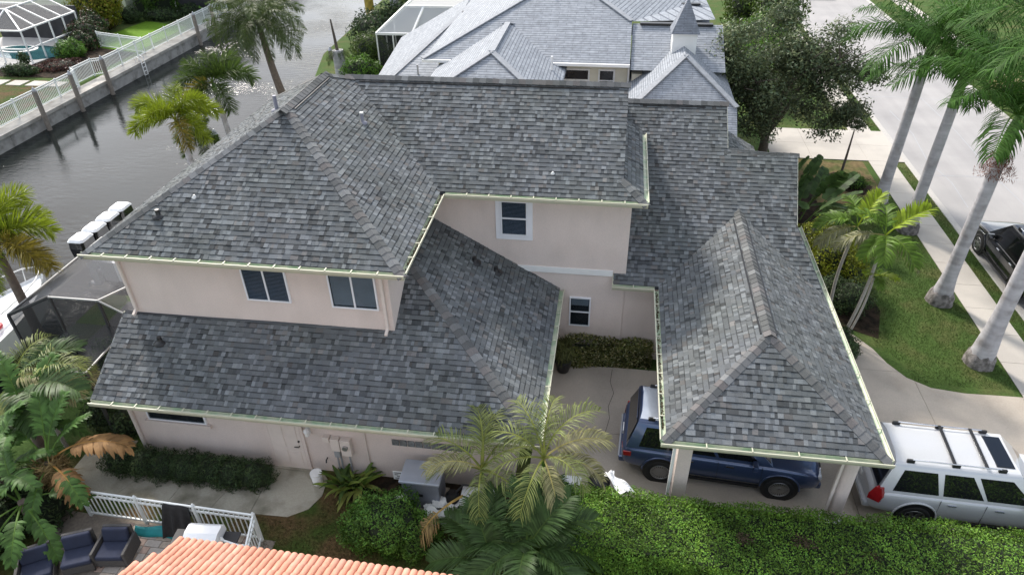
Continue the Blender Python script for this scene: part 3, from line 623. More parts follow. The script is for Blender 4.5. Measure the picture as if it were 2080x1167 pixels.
def hip_roof(x0,x1,y0,y1,z,s,axis,mk,name='roof',capm=None,th=.12):
    "hip roof on a rectangle, ridge along axis; one roof part with its ridge caps as children"
    mb=MB()
    if axis=='y':
        h=(x1-x0)/2; xc=(x0+x1)/2; a=(xc,y0+h,z+s*h); b_=(xc,max(y0+h,y1-h),z+s*h)
    else:
        h=(y1-y0)/2; yc=(y0+y1)/2; a=(x0+h,yc,z+s*h); b_=(max(x0+h,x1-h),yc,z+s*h)
    P=[(x0,y0,z),(x1,y0,z),(x1,y1,z),(x0,y1,z)]
    if axis=='y': fs=[([P[0],P[1],a],0),([P[1],P[2],b_,a],1),([P[2],P[3],b_],0),([P[3],P[0],a,b_],1)]; hips=[(a,P[0]),(a,P[1]),(b_,P[2]),(b_,P[3]),(a,b_)]
    else: fs=[([P[0],P[1],b_,a],0),([P[1],P[2],b_],1),([P[2],P[3],a,b_],0),([P[3],P[0],a],1)]; hips=[(a,P[0]),(b_,P[1]),(b_,P[2]),(a,P[3]),(a,b_)]
    for f,mi in fs: mb.m=mi; mb.add(f,[tuple(range(len(f)))])
    mb.m=0; mb.add([(x,y,q-.16) for x,y,q in P],[(3,2,1,0)]); mb.add(P+[(x,y,q-.16) for x,y,q in P],[(i,(i+1)%4,4+(i+1)%4,4+i) for i in range(4)])
    r=mk(mb,name)
    for p,q in hips:
        if (Vector(p)-Vector(q)).length>.1: MB().bar(Vector(p)+Vector((0,0,.03)),Vector(q)+Vector((0,0,.03)),.26,.05).build('hip_cap',capm or PC,r)
    return r
mk1=lambda mb,name: nb(mb,name,[SFx,SFy],recalc=True)
# upper main block
nb(MB().box((-8.2,31.9,0),(.55,45,5.4)),'wall',CREAM)
mb=MB(); a_,b_,c_,d_,e_=(-8.8,31.35,5.5),(.62,31.35,5.5),(.62,34.1,6.655),(-2.715,37.44,8.06),(-8.8,44,5.5)
mb.add([a_,b_,c_,d_],[(0,1,2,3)]); mb.m=1; mb.add([a_,d_,e_],[(0,1,2)]); mb.m=0; mb.add([c_,(4.7,36.6,6.2),(4.7,42,6.0),d_],[(0,1,2,3)]); mb.add([e_,d_,(4.7,42,6.0)],[(0,1,2)]); mb.add([(x,y,z-.15) for x,y,z in (a_,b_,c_,d_)],[(3,2,1,0)])
r_=nb(mb,'roof',[SFx,SFy],recalc=False)
for p,q in ((d_,a_),(d_,c_)): MB().bar(Vector(p)+Vector((0,0,.03)),Vector(q)+Vector((0,0,.03)),.26,.05).build('hip_cap',PC,r_)
nb(MB().bar((-8.8,31.3,5.44),(.62,31.3,5.44),.12,.12),'gutter',M['white'])
# two windows under the eave
def nwin(x0,x1,z0,z1,y,rail,par=None):
    w_=MB().box((x0-.08,y-.06,z0-.08),(x1+.08,y-.001,z1+.08)); f=nb(w_,'window',M['white']); 
    if rail:
        zm=(z0+z1)/2
        for a,b_ in ((z0,zm-.03),(zm+.03,z1)): MB().box((x0,y-.075,a),(x1,y-.062,b_)).build('pane',M['dglass'],f)
    else: MB().box((x0,y-.075,z0),(x1,y-.062,z1)).build('pane',M['dglass'],f)
M['dglass']=mat('dark_glass',(.012,.014,.018),.08,.2,3)
nwin(-2.42,-1.22,4.62,5.02,31.9,False); nwin(-.68,-.08,4.15,5.02,31.9,True)
# left front wing (hip end towards us)
hip_roof(-8.1,-2.2,26.05,36.6,5.2,.47,'y',mk1); nb(MB().box((-7.6,26.6,0),(-2.75,34,5.1)),'wall',CREAM)
# far left wing
mb=MB(); a_,b_,c_,d_=(-12.2,31.5,3.1),(-6.0,31.5,3.1),(-6.0,40,5.5),(-8.7,40,5.5)
mb.add([a_,b_,c_,d_],[(0,1,2,3)]); mb.m=1; mb.add([a_,d_,(-9.2,45,5.3),(-13.6,44,3.0)],[(0,1,2,3)]); mb.m=0; mb.add([d_,c_,(-6,46,3.5),(-9.2,45,5.3)],[(0,1,2,3)])
r_=nb(mb,'roof',[SFx,SFy],recalc=False); MB().bar(Vector(a_)+Vector((0,0,.03)),Vector(d_)+Vector((0,0,.03)),.26,.05).build('hip_cap',PC,r_); MB().bar(Vector(d_)+Vector((0,0,.04)),Vector((-7.4,40,5.54)),.3,.08).build('ridge_vent',M['black'],r_)
nb(MB().box((-11.8,32,0),(-6.2,44,3.0)),'wall',CREAM)
# right wing with turret
mb=MB(); p_=(2.92,30.5,6.2); l_=(-.65,26.93,3.7); q_=(5.0,28.42,4.744); mb.add([l_,(5.0,26.93,3.7),q_,p_],[(0,1,2,3)]); mb.m=1; mb.add([q_,(5.0,35,4.744),(2.92,35,6.2),p_],[(0,1,2,3)]); mb.add([l_,p_,(2.92,35,6.2),(-.65,35,3.7)],[(0,1,2,3)])
r_=nb(mb,'roof',[SFx,SFy],recalc=False)
for a_ in (l_,q_): MB().bar(Vector(p_)+Vector((0,0,.03)),Vector(a_)+Vector((0,0,.03)),.26,.05).build('hip_cap',PC,r_)
nb(MB().box((-.1,27.4,0),(4.85,34,3.65)),'wall',CREAM)
# right rear main planes
mb=MB(); mb.add([(.66,31.2,5.3),(4.75,31.2,5.3),(4.75,34.15,6.55),(.66,34.15,6.55)],[(0,1,2,3)]); mb.add([(4.75,34.15,6.55),(.66,34.15,6.55),(.66,38,5.0),(4.75,38,5.0)],[(0,1,2,3)]); mb.m=1; mb.add([(4.75,31.2,5.3),(4.75,34.15,6.55),(4.75,38,5.0)],[(0,1,2)])
r_=nb(mb,'roof',[SFx,CREAM],recalc=False); MB().bar((1.0,34.1,6.58),(4.3,34.1,6.58),.3,.08).build('ridge_vent',M['black'],r_)
nb(MB().box((.75,31.6,2.8),(4.6,37.6,5.0)),'wall',CREAM)
mb=MB(); mb.add([(1.6,36.5,4.9),(4.65,36.5,4.9),(4.65,39.7,6.2),(1.6,39.7,6.2)],[(0,1,2,3)]); mb.add([(4.65,39.7,6.2),(1.6,39.7,6.2),(1.6,43,4.9),(4.65,43,4.9)],[(0,1,2,3)]); r_=nb(mb,'roof',[SFx],recalc=False); MB().bar((2.2,39.65,6.24),(4.2,39.65,6.24),.3,.08).build('ridge_vent',M['black'],r_)
nb(MB().box((1.8,36.8,3),(4.5,42.7,4.9)),'wall',CREAM)
# turret
tz=5.6; tx,ty=2.92,32.4
tw=nb(MB().box((tx-.52,ty-.52,tz-.3),(tx+.52,ty+.52,tz+1.15)),'turret',M['white'])
mb=MB(); e=.62; zb=tz+1.12
mb.add([(tx-e,ty-e,zb),(tx+e,ty-e,zb),(tx+e,ty+e,zb),(tx-e,ty+e,zb),(tx,ty,zb+1.4)],[(0,1,4),(2,3,4),(3,2,1,0)]); mb.m=1; mb.add([(tx+e,ty-e,zb),(tx+e,ty+e,zb),(tx,ty,zb+1.4),(tx-e,ty-e,zb),(tx-e,ty+e,zb)],[(0,1,2),(4,3,2)])
mb.build('turret_roof',[shingle_far('turret_shingle',(.20,.22,.25),(.27,.29,.33),'x'),shingle_far('turret_shingle_side',(.20,.22,.25),(.27,.29,.33),'y')],tw,recalc=True)
# roof pipes
for x,y,z,h in ((-2.75,30.4,5.3,.75),(-8.0,38.6,5.1,.45),(-9.9,34.2,3.85,.5),(-3.4,36.0,7.4,.4)): nb(MB().lathe([(.05,-.4),(.05,h)],(x,y,z),8),'roof_pipe',M['white'] if h>.65 else M['grey'])
nb(MB().tube([(.60,31.75,5.3),(.60,31.75,2.6)],.05,8),'downspout',M['white'])
# white screened enclosure beside it
MESHW=see_mat('pale_screen_mesh',(.75,.75,.73),.55); MESHD=see_mat('dark_screen_mesh',(.045,.047,.05),.62); MESHG=see_mat('grey_screen_mesh',(.34,.33,.32),.42); MESHR=see_mat('screen_roof_mesh',(.17,.17,.175),.50)
def cage(name,label,cat,posts,beams,panels,fm,pw=.07,bw=.09):
    t_=thing(name,label,cat,posts[0][0])
    o_=Vector(posts[0][0])
    def part(mb,nm,m): q=mb.build(nm,m,t_); q.location=-o_; return q
    for a,b_ in posts: part(MB().bar(a,b_,pw,pw),'post',fm)
    for a,b_ in beams: part(MB().bar(a,b_,bw,bw),'beam',fm)
    for poly,m in panels: part(MB().add(poly,[tuple(range(len(poly)))]),'screen_panel',m)
    return t_
x0,x1,y0,y1=-15.55,-9.2,44.9,53.; zt,zr=2.95,4.3
pts=[((x,y0,0),(x,y0,zt)) for x in (x0,x0+1.1,x0+2.2,x0+3.3,x0+4.4)]+[((x0,y,0),(x0,y,zt)) for y in (y0+2,y0+4,y1)]
cage('screen_enclosure','white framed screen enclosure with bright mesh roof beside the cream house','enclosure',pts,
 [((x0,y0,zt),(x1,y0,zt)),((x0,y0,zt),(x0,y1,zt)),((x0+1.6,y0+1.6,zr),(x1,y0+1.6,zr)),((x0+1.6,y0+1.6,zr),(x0+1.6,y1,zr)),((x0,y0,zt),(x0+1.6,y0+1.6,zr)),((x0+2.4,y0,zt),(x0+2.9,y0+1.6,zr))],
 [([(x0,y0,zt),(x1,y0,zt),(x1,y0+1.6,zr),(x0+1.6,y0+1.6,zr)],MESHW),([(x0+1.6,y0+1.6,zr),(x1,y0+1.6,zr),(x1,y1,zr),(x0+1.6,y1,zr)],MESHW),([(x0,y0,zt),(x0,y1,zt),(x0+1.6,y1,zr),(x0+1.6,y0+1.6,zr)],MESHG),([(x0,y0,0),(x0,y0,zt),(x0+4.4,y0,zt),(x0+4.4,y0,0)],MESHD)],M['white'],.08,.14)
# ---------------------------------------------------------------- own dark pool cage on the left
BRZ=mat('bronze_frame',(.045,.045,.048),.5,.1,5)
LF=mat('pale_frame_edge',(.34,.345,.34),.45,.05,5)
ya,yb=14.35,26
cg=cage('pool_cage','dark screened pool cage attached to the left side of the main house','enclosure',
 [((-17.5,ya,0),(-17.5,ya,2.7)),((-15.8,ya,0),(-15.8,ya,3.5)),((-14.25,ya,0),(-14.25,ya,3.5)),((-13.7,12.45,0),(-13.7,12.45,2.5)),((-15.4,12.45,0),(-15.4,12.45,2.5))],
 [((-17.5,ya+.05,2.7),(-15.82,ya+.05,3.5)),((-14.27,ya+2.4,3.5),(-15.80,ya+2.4,3.5)),((-17.5,ya,2.7),(-17.5,18.9,2.7))],
 [([(-17.5,ya,2.7),(-15.8,ya,3.5),(-15.8,18.9,3.5),(-17.5,18.9,2.7)],MESHR),([(-15.8,ya,3.5),(-14.25,ya,3.5),(-14.25,18.9,3.5),(-15.8,18.9,3.5)],MESHR),([(-14.25,ya,3.5),(-13.55,ya,3.1),(-12.9,18.9,3.1),(-14.25,18.9,3.5)],MESHR),
  ([(-17.5,ya,0),(-15.8,ya,0),(-15.8,ya,3.5),(-17.5,ya,2.7)],MESHD),([(-15.8,ya,0),(-14.25,ya,0),(-14.25,ya,3.5),(-15.8,ya,3.5)],MESHD),([(-14.25,ya,0),(-13.0,ya,0),(-13.0,ya,3.0),(-13.55,ya,3.1),(-14.25,ya,3.5)],MESHD),
  ([(-17.5,ya,0),(-17.5,18.9,0),(-17.5,18.9,2.7),(-17.5,ya,2.7)],MESHD),([(-15.4,12.45,2.5),(-13.7,12.45,2.5),(-13.7,ya,2.62),(-15.4,ya,2.62)],MESHD)],BRZ)
cgo=Vector((-17.5,ya,0))
for a,b_ in (((-15.82,ya-.01,3.53),(-14.25,ya-.01,3.53)),((-14.25,ya-.01,3.53),(-13.50,ya-.01,3.08)),((-14.25,ya,3.53),(-13.15,ya+1.9,3.53)),((-15.4,12.42,2.53),(-13.68,12.42,2.53)),((-13.68,12.42,2.53),(-13.72,13.6,2.53)),((-17.5,ya,2.74),(-17.5,18.9,2.74))):
    q=MB().bar(a,b_,.035,.045).build('frame_edge',LF,cg); q.location=-cgo
struct(MB().prism([(-17.4,14.4),(-12.6,14.4),(-12.6,18.8),(-17.4,18.8)],-.02,.03).build('pool_deck',mat('pool_deck',(.05,.052,.058),.8,.15,4)))
# small planked chair back seen through the mesh
ch=thing('patio_chair','pale slatted chair standing inside the dark pool cage','chair',(-14.4,15.2,.03))
MB().box((-.25,-.25,.38),(.25,.25,.42)).build('seat',M['white'],ch)
for i in range(5): MB().box((-.24+.115*i,.23,.42),(-.16+.115*i,.26,.95)).build('back_slat',M['white'],ch)
MB().box((-.26,.22,.95),(.26,.27,1.02)).build('back_rail',M['white'],ch)
for x in (-.22,.22):
    for y in (-.22,.22): MB().box((x-.025,y-.025,0),(x+.025,y+.025,.38)).build('leg',M['white'],ch)
# ================================================================ ACROSS THE CANAL
sw=thing('seawall','weathered grey concrete seawall on the far side of the canal','seawall',(-34.4,30,0))
swo=Vector(sw.location)
m=MB().box((-.12,0,-2.2),(.0,2.38,-.16)).me('panel',M['seawall'])
for i in range(26): obj('panel',m,sw,(0,-6+i*2.4,0))
m=MB().box((-.95,0,-.16),(.10,4.78,.04)).me('cap',M['cap'])
for i in range(13): obj('cap',m,sw,(0,-6+i*4.8,0))
for i,(x,y) in enumerate([(-34.1,36.2),(-34.1,39.4),(-34.1,42.6),(-34.1,54.6),(-34.1,57.4)]):
    pl=thing('mooring_pile',['leftmost weathered mooring pile against the far seawall','second mooring pile from the left against the far seawall','third mooring pile from the left against the far seawall','mooring pile by the seawall below the clipped far hedge','farthest mooring pile by the seawall next to the palm crown'][i],'pile',(x,y,-2.2),group='mooring piles along the far seawall')
    MB().lathe([(.15,0),(.14,3.75)],(0,0,0),12).build('pole',M['wood'],pl); MB().lathe([(.15,3.70),(.03,3.95)],(0,0,0),12).build('pile_cap',M['grey'],pl)
def rail_fence(name,label,pts,h=1.15,seg=2.0,pick=.11,m=None,pm=.022,cat='fence',group=None):
    "post and picket fence; each post, rail and picket is its own part"
    m=m or M['fence']; t_=thing(name,label,cat,(*pts[0],0),group=group)
    for (a,b_) in zip(pts,pts[1:]):
        a=Vector((*a,0));b_=Vector((*b_,0));L=(b_-a).length;d=(b_-a)/L;n=max(1,round(L/seg)); o_=Vector((*pts[0],0)); rz=math.atan2(d.y,d.x)
        post=MB().box((-.035,-.035,0),(.035,.035,h+.05)); post.lathe([(.05,h+.05),(.02,h+.11)],(0,0,0),4)
        pme=post.me('post',m); rme=MB().box((0,-.02,-.025),(L/n,.02,.025)).me('rail',m); k=int(L/n/pick); kme=MB().box((-pm/2,-pm/2,.12),(pm/2,pm/2,h-.02)).me('picket',m)
        for i in range(n+1):
            q=obj('post',pme,t_,a+d*(i*L/n)-o_); q.rotation_euler=(0,0,rz)
            if i==n: break
            for z in (.14,h-.16,h):
                q=obj('rail',rme,t_,a+d*(i*L/n)-o_+Vector((0,0,z))); q.rotation_euler=(0,0,rz)
            if pick<.5:
                for j in range(1,k):
                    q=obj('picket',kme,t_,a+d*(i*L/n+j*L/n/k)-o_); q.rotation_euler=(0,0,rz)
    return t_
def far_fence(name,label,pts,h=1.15,seg=2.0,group=None):
    t_=thing(name,label,'fence',(*pts[0],0),group=group); o_=Vector((*pts[0],0)); PK=MB()
    for (a,b_) in zip(pts,pts[1:]):
        a=Vector((*a,0));b_=Vector((*b_,0));L=(b_-a).length;d=(b_-a)/L;n=max(1,round(L/seg)); rz=math.atan2(d.y,d.x)
        pme=MB().box((-.035,-.035,0),(.035,.035,h+.08)).me('post',M['fence']); rme=MB().box((0,-.02,-.03),(L/n,.02,.03)).me('rail',M['fence'])
        for i in range(n+1):
            q=obj('post',pme,t_,a+d*(i*L/n)-o_); q.rotation_euler=(0,0,rz)
            if i<n:
                for z in (.12,h-.14,h): q=obj('rail',rme,t_,a+d*(i*L/n)-o_+Vector((0,0,z))); q.rotation_euler=(0,0,rz)
        for j in range(int(L/.13)):
            p=a+d*(j*.13)-o_; PK.box((p.x-.014,p.y-.014,.12),(p.x+.014,p.y+.014,h-.02))
    q=PK.build('pickets',M['fence'],t_); q['kind']='stuff'; return t_
far_fence('fence','long white picket fence on top of the far seawall',[(-35.25,30),(-35.25,41.2),(-35.8,41.6),(-35.8,43.6),(-35.25,44.0),(-35.25,62)])
far_fence('fence','short white picket fence crossing the far bright lawn',[(-39.9,50.3),(-35.35,49.0)])
# pool ladder on the wall
ld=thing('ladder','white ladder hanging on the far seawall','ladder',(-34.25,46.7,-.8))
for y in (0,.4): MB().tube([(0,y,-.3),(0,y,1.1),(-.25,y,1.25),(-.45,y,.85)],.03,8).build('rail',M['white'],ld)
for i in range(4): MB().bar((0,0,-.1+i*.28),(0,.4,-.1+i*.28),.05,.04).build('rung',M['white'],ld)
# far house and lawn
PG=mat('pale_green_wall',(.62,.68,.50),.9,.05,2)
fh_=thing('house','pale green house wall across the canal behind the shrubs','house',(-50,62,0)); fo=Vector(fh_.location)
for lo,hi,m_ in (((-60,59.6,0),(-43.4,68,3.4),PG),((-43.4,61.5,0),(-36.5,68,3.2),M['interior'])): q=MB().box(lo,hi).build('wall',m_,fh_); q.location=-fo
hr=hip_roof(-60.8,-35.8,58.8,69,3.4,.4,'x',lambda mb,name:mb.build(name,[SFx,SFy],fh_)); hr.location=-fo
for x in (-43.2,-41.5,-39.8): q=MB().box((x-.08,61.3,0),(x+.08,61.48,3.2)).build('post',M['white'],fh_); q.location=-fo
for x in (-42.4,-40.7): q=MB().box((x-.75,61.40,.9),(x+.75,61.44,.96)).build('rail',M['white'],fh_); q.location=-fo
sheet('far_lawn',[(-41.8,50.7),(-36.2,49.2),(-36.2,56.6),(-40.9,58.2)],.02,M['lawnfar'])
sheet('far_dry_lawn',[(-46,32),(-36.2,32),(-36.2,41.5),(-46,41.5)],.015,M['lawndry'])
sheet('far_bed',[(-44.5,42.9),(-36.2,42.9),(-36.2,49.0),(-41.8,50.5),(-42.6,57),(-44.5,58)],.02,M['soil'])
st=struct(MB().prism([(-42.3,40.9),(-36.3,40.9),(-36.3,42.3),(-42.3,42.3)],0,.022).build('stepping_stones',M['lawndry']))
for i in range(4): obj('slab',MB().box((0,0,.02),(1.1,.95,.06)).me('slab',M['walk']),st,(-42.2+i*1.45,41.15,0))
struct(MB().prism([(-50,44),(-42.2,44.6),(-41.6,51.5),(-50,53)],-.01,.06).build('far_pool_deck',mat('far_pool_deck',(.55,.53,.50),.8,.06,3)))
pool=[(-43.4+3.4*math.cos(a)*(1+.12*math.sin(2*a)),48.3+1.75*math.sin(a)+.25*math.cos(3*a),0) for a in [2*PI*i/32 for i in range(32)]]
PW=mat('pool_water',(.035,.12,.135),.05,.2,1.5,.15,6,spec=.7)
struct(MB().prism([(x-.9,y) for x,y,_ in pool],.05,.075).build('pool_water',PW)); 
spa=[(-46.0+1.3*math.cos(2*PI*i/24),49.0+.75*math.sin(2*PI*i/24)) for i in range(24)]
struct(MB().prism([(x*1.0+(x+46.0)*.22,y+(y-49.0)*.25) for x,y in spa],.05,.12).build('spa_rim',M['white'])); struct(MB().prism(spa,.05,.135).build('spa_water',PW))
kx,ky,zt,zr=-42.35,45.9,2.3,3.35
pp=[((kx,ky,0),(kx,ky,zt)),((kx-2.2,ky,0),(kx-2.2,ky,zt)),((kx-4.4,ky,0),(kx-4.4,ky,zt)),((kx-6.6,ky,0),(kx-6.6,ky,zt))]+[((kx+.02*i,ky+1.45*i,0),(kx+.02*i,ky+1.45*i,zt)) for i in range(1,5)]
x2=kx+.1; y2=ky+5.8
cage('screen_enclosure','white framed pool screen enclosure across the canal at the top left','enclosure',pp,
 [((kx,ky,zt),(x2,y2,zt)),((kx,ky,zt),(kx-7.5,ky,zt)),((kx,ky,1.0),(x2,y2,1.0)),((kx,ky,1.0),(kx-7.5,ky,1.0)),((kx-2.2,ky+1.8,zr),(x2-2.2,y2,zr)),((kx-2.2,ky+1.8,zr),(kx-7.5,ky+1.8,zr))]+[((kx,ky+1.45*i,zt),(kx-2.2,max(ky+1.8,ky+1.45*i),zr)) for i in range(5)]+[((kx-2.4*i,ky,zt),(kx-2.2*max(i,1),ky+1.8,zr)) for i in range(1,4)]+[((kx-2.2,ky+1.8+1.9*i,zr),(kx-7.5,ky+1.8+1.9*i,zr)) for i in (1,2)],
 [([(kx,ky,zt),(x2,y2,zt),(x2-2.2,y2,zr),(kx-2.2,ky+1.8,zr)],MESHG),([(kx,ky,zt),(kx-2.2,ky+1.8,zr),(kx-7.5,ky+1.8,zr),(kx-7.5,ky,zt)],MESHG),([(kx-2.2,ky+1.8,zr),(x2-2.2,y2,zr),(x2-7.5,y2,zr),(kx-7.5,ky+1.8,zr)],MESHG)],M['white'],.09,.10)
q=MB().box((-50,52.2,0),(-42.6,52.4,2.6)).build('dark_lanai_wall',M['interior']); tag(q,'dark lanai wall behind the far pool enclosure','wall')
# ================================================================ TERRACOTTA ROOF IN FRONT
TC=mat('terracotta',(.58,.275,.185),.85,.10,7,.25,40,objvar=.10,c2=(.62,.32,.23),c2scale=2.5)
tr=thing('house','neighbouring house with an orange terracotta barrel tile roof in the foreground','house',(-6,5,0)); to=Vector(tr.location)
# plane: top edge (back eave) falls away to +y
e0=Vector((-7.86,7.42,3.2)); eX=Vector((1,-.02,-.0)).normalized(); dn=Vector((-.02,-1,.45)).normalized(); nn=eX.cross(-dn).normalized()
if nn.z<0: nn=-nn
def tile_me():
    mb=MB(); n=6; L=.36
    for k in range(n+1):
        a=PI*k/n
        for y,h in ((0,.03),(L,.0)):
            pass
    ring=lambda y,r,h:[eX*(-r*math.cos(PI*k/n))+nn*(r*.8*math.sin(PI*k/n)+h)+dn*y for k in range(n+1)]
    v=ring(-.03,.070,.03)+ring(L,.062,.012); mb.add(v,[(k,k+1,n+2+k,n+1+k) for k in range(n)],True)
    w_=ring(-.03,.055,.028); mb.add(ring(-.03,.070,.03)+w_,[(k,n+1+k,n+2+k,k+1) for k in range(n)])
    mb.add([eX*.062-dn*.03+nn*.012,eX*.135-dn*.03+nn*.012,eX*.135+dn*L,eX*.062+dn*L],[(0,1,2,3)])
    return mb.me('roof_tile',TC)
tme=tile_me(); base=MB(); W0,W1=-.02,6.0
q=[e0+eX*W0+nn*-.03,e0+eX*W1+nn*-.03,e0+eX*W1+dn*3+nn*-.03,e0+eX*(W0-.85)+dn*3+nn*-.03]
base.add(q+[v-Vector((0,0,.2)) for v in q],[(0,1,2,3),(7,6,5,4),(0,4,5,1),(1,5,6,2),(2,6,7,3),(3,7,4,0)])
rf=base.build('roof',mat('tile_underlay',(.25,.10,.065),.9,.1,5),tr); rf.location=-to
for r in range(9):
    for c in range(-14,46):
        x=c*.14; y=r*.31
        if x<W0-.02-y*.28 or x>W1-.1: continue
        obj('roof_tile',tme,rf,e0+eX*x+dn*y)
q=MB().box((-7.7,2,0),(-1.5,6.9,2.9)).build('wall',M['stucco'],tr); q.location=-to
q=MB().bar(e0+eX*W0-nn*.1-dn*.05,e0+eX*W1-nn*.1-dn*.05,.04,.14).build('fascia',M['white'],tr); q.location=-to
# ================================================================ PATIO
patio=struct(MB().prism([(-13.5,5.0),(-7.6,5.0),(-7.6,9.72),(-13.5,9.9)],-.03,.02).build('patio',mat('paver_sand',(.20,.17,.14),.95,.2,15)))
PV=[mat('paver_%s'%n,c,.9,.12,14,.25,40,objvar=.12) for n,c in (('tan',(.42,.35,.28)),('rose',(.38,.28,.23)),('grey',(.40,.36,.32)))]
PVm=[MB().box((0,0,.02),(.385,.185,.05)).me('paver',m_) for m_ in PV]; PVs=[MB().box((0,0,.02),(.185,.185,.05)).me('paver',m_) for m_ in PV]
cnt=0
for j in range(13):
    x=-11.6+(j%2)*.2
    while x<-8.3 and cnt<300:
        small=rnd.random()<.3; obj('paver',rnd.choice(PVs if small else PVm),patio,(x,7.15+j*.2,0)); x+=.2 if small else .4; cnt+=1
rail_fence('patio_fence','white metal picket fence around the patio with its right end turned back',[(-12.7,9.84),(-7.95,9.70),(-7.72,8.8)],h=1.0,seg=1.6,pick=.125)
rail_fence('patio_gate','short white picket gate panel beside the barbecue grill',[(-8.40,8.98),(-7.80,8.86)],h=.95,seg=.8,pick=.11,cat='gate')
# ================================================================ VEGETATION
def clump(P,f=1.7,a=.35):
    return 1+a*np.sin(P[:,0]*f*2.1+1.3)*np.sin(P[:,1]*f*1.7+.4)*np.cos(P[:,2]*f*2.3)+a*.6*np.sin(P[:,0]*f*5.3+P[:,1]*f*4.1+P[:,2]*f*3.7)
def tcol(n,base,lo=.6,hi=1.4,warm=.25):
    t=lo+(hi-lo)*nr.random(n)**1.3; w_=1+warm*(nr.random(n)-.5)
    return np.stack([t*w_,t,t*(2-w_)],1)*base[:,None]
def blob_points(blobs,n,inner=.72):
    vol=np.array([r[0]*r[1]+r[1]*r[2]+r[0]*r[2] for _,r in blobs]); k=nr.choice(len(blobs),n,p=vol/vol.sum())
    d=nr.normal(size=(n,3)); d/=np.linalg.norm(d,axis=1,keepdims=True)
    c=np.array([b[0] for b in blobs])[k]; r=np.array([b[1] for b in blobs])[k]
    rad=(inner+(1.06-inner)*nr.random(n)**.6)
    # lumpy outline
    lump=1+.13*np.sin(d[:,0]*7+k)+.11*np.sin(d[:,1]*9+2*k)+.08*np.sin(d[:,2]*8)
    return c+d*r*(rad*lump)[:,None],d
def bush(name,label,cat,loc,blobs,n,leaf,material,aspect=.45,core=.80,trunk=None,group=None,spread=.6,extra=None,cl=.35,minz=.02,inner=.72):
    t_=thing(name,label,cat,loc,group=group)
    C,D=blob_points(blobs,n,inner); C=C[C[:,2]>minz-loc[2]] if False else C
    ok=C[:,2]>minz; C=C[ok]; D=D[ok]
    f=obj('foliage',leaf_mesh('foliage',C,D,leaf,aspect,tcol(len(C),clump(C,a=cl)),material,spread),t_); f['kind']='stuff'
    if extra:
        m2,n2,l2=extra; C,D=blob_points(blobs,n2,.95); ok=C[:,2]>minz; f=obj('foliage',leaf_mesh('foliage',C[ok],D[ok],l2,aspect,tcol(ok.sum(),np.ones(ok.sum())),m2,spread),t_); f['kind']='stuff'
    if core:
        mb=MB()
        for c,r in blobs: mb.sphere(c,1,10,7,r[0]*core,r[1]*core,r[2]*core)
        q=mb.build('dark_core',M['core'],t_); q['kind']='stuff'  # dark solid filling the bush, stands in for its shaded inside
    if trunk:
        mb=MB(); mb.tube(trunk[0],trunk[1],8); mb.build('trunk',M['bark'],t_)
    return t_
def hedge(name,label,x0,x1,yf,yb,h,n,leaf,material,aspect=.5,wob=.06,extra=None,cat='hedge',spread=.65,back=True):
    t_=thing(name,label,cat,((x0+x1)/2,(yf((x0+x1)/2)+yb)/2,0)); o_=np.array(t_.location)
    L=x1-x0; pts=[];nn=[]
    D_=yb-np.array([yf(x0),yf(x1)]).mean()
    areas=np.array([L*D_,L*h*1.7,L*h*.5 if back else 0,D_*h,D_*h]); k=nr.choice(5,n,p=areas/areas.sum())
    x=nr.uniform(x0,x1,n); yfr=np.array([yf(a) for a in x]); v=nr.random(n); y=yfr+(yb-yfr)*v; z=h*np.ones(n)
    N_=np.tile([0,0,1.],(n,1))
    m=k==1; y[m]=yfr[m]; z[m]=h*nr.random(m.sum()); N_[m]=[0,-1,.2]
    m=k==2; y[m]=yb; z[m]=h*(.5+.5*nr.random(m.sum())); N_[m]=[0,1,.2]
    m=k==3; x[m]=x0; z[m]=h*nr.random(m.sum()); N_[m]=[-1,0,.2]
    m=k==4; x[m]=x1; z[m]=h*nr.random(m.sum()); N_[m]=[1,0,.2]
    P=np.stack([x,y,z],1); wv=np.sin(x*1.9+y*2.7)+np.sin(x*4.3-y*3.1+1)+np.sin(x*.7+2)*1.2
    P+=N_*(wv*wob*.5)[:,None]+nr.normal(size=P.shape)*.03
    # round the shoulders
    ed=np.minimum(v,1-v); m=(k==0)&(ed<.12); P[m,2]-=(.12-ed[m])*h*.5
    tn=tcol(n,clump(P,1.3,.30)*(1-.25*(np.sin(x*3.1+y*5)*np.sin(x*7.7-y*2.3)>.55)))
    f=obj('foliage',leaf_mesh('foliage',P-o_,N_,leaf,aspect,tn,material,spread),t_); f['kind']='stuff'
    if extra:
        m2,n2,l2=extra; s_=nr.choice(n,n2); f=obj('foliage',leaf_mesh('foliage',P[s_]+N_[s_]*.03-o_,N_[s_],l2,aspect,tcol(n2,np.ones(n2)),m2,spread),t_); f['kind']='stuff'
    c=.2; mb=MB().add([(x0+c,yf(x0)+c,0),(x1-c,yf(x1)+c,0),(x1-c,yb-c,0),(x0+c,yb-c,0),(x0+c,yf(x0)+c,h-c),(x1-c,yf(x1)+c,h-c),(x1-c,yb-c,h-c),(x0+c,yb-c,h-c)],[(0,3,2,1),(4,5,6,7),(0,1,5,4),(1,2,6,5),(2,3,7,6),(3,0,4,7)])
    q=mb.build('dark_core',M['core'],t_); q.location=-Vector(o_); q['kind']='stuff'  # dark box under the leaves stands in for the hedge's shaded inside
    return t_
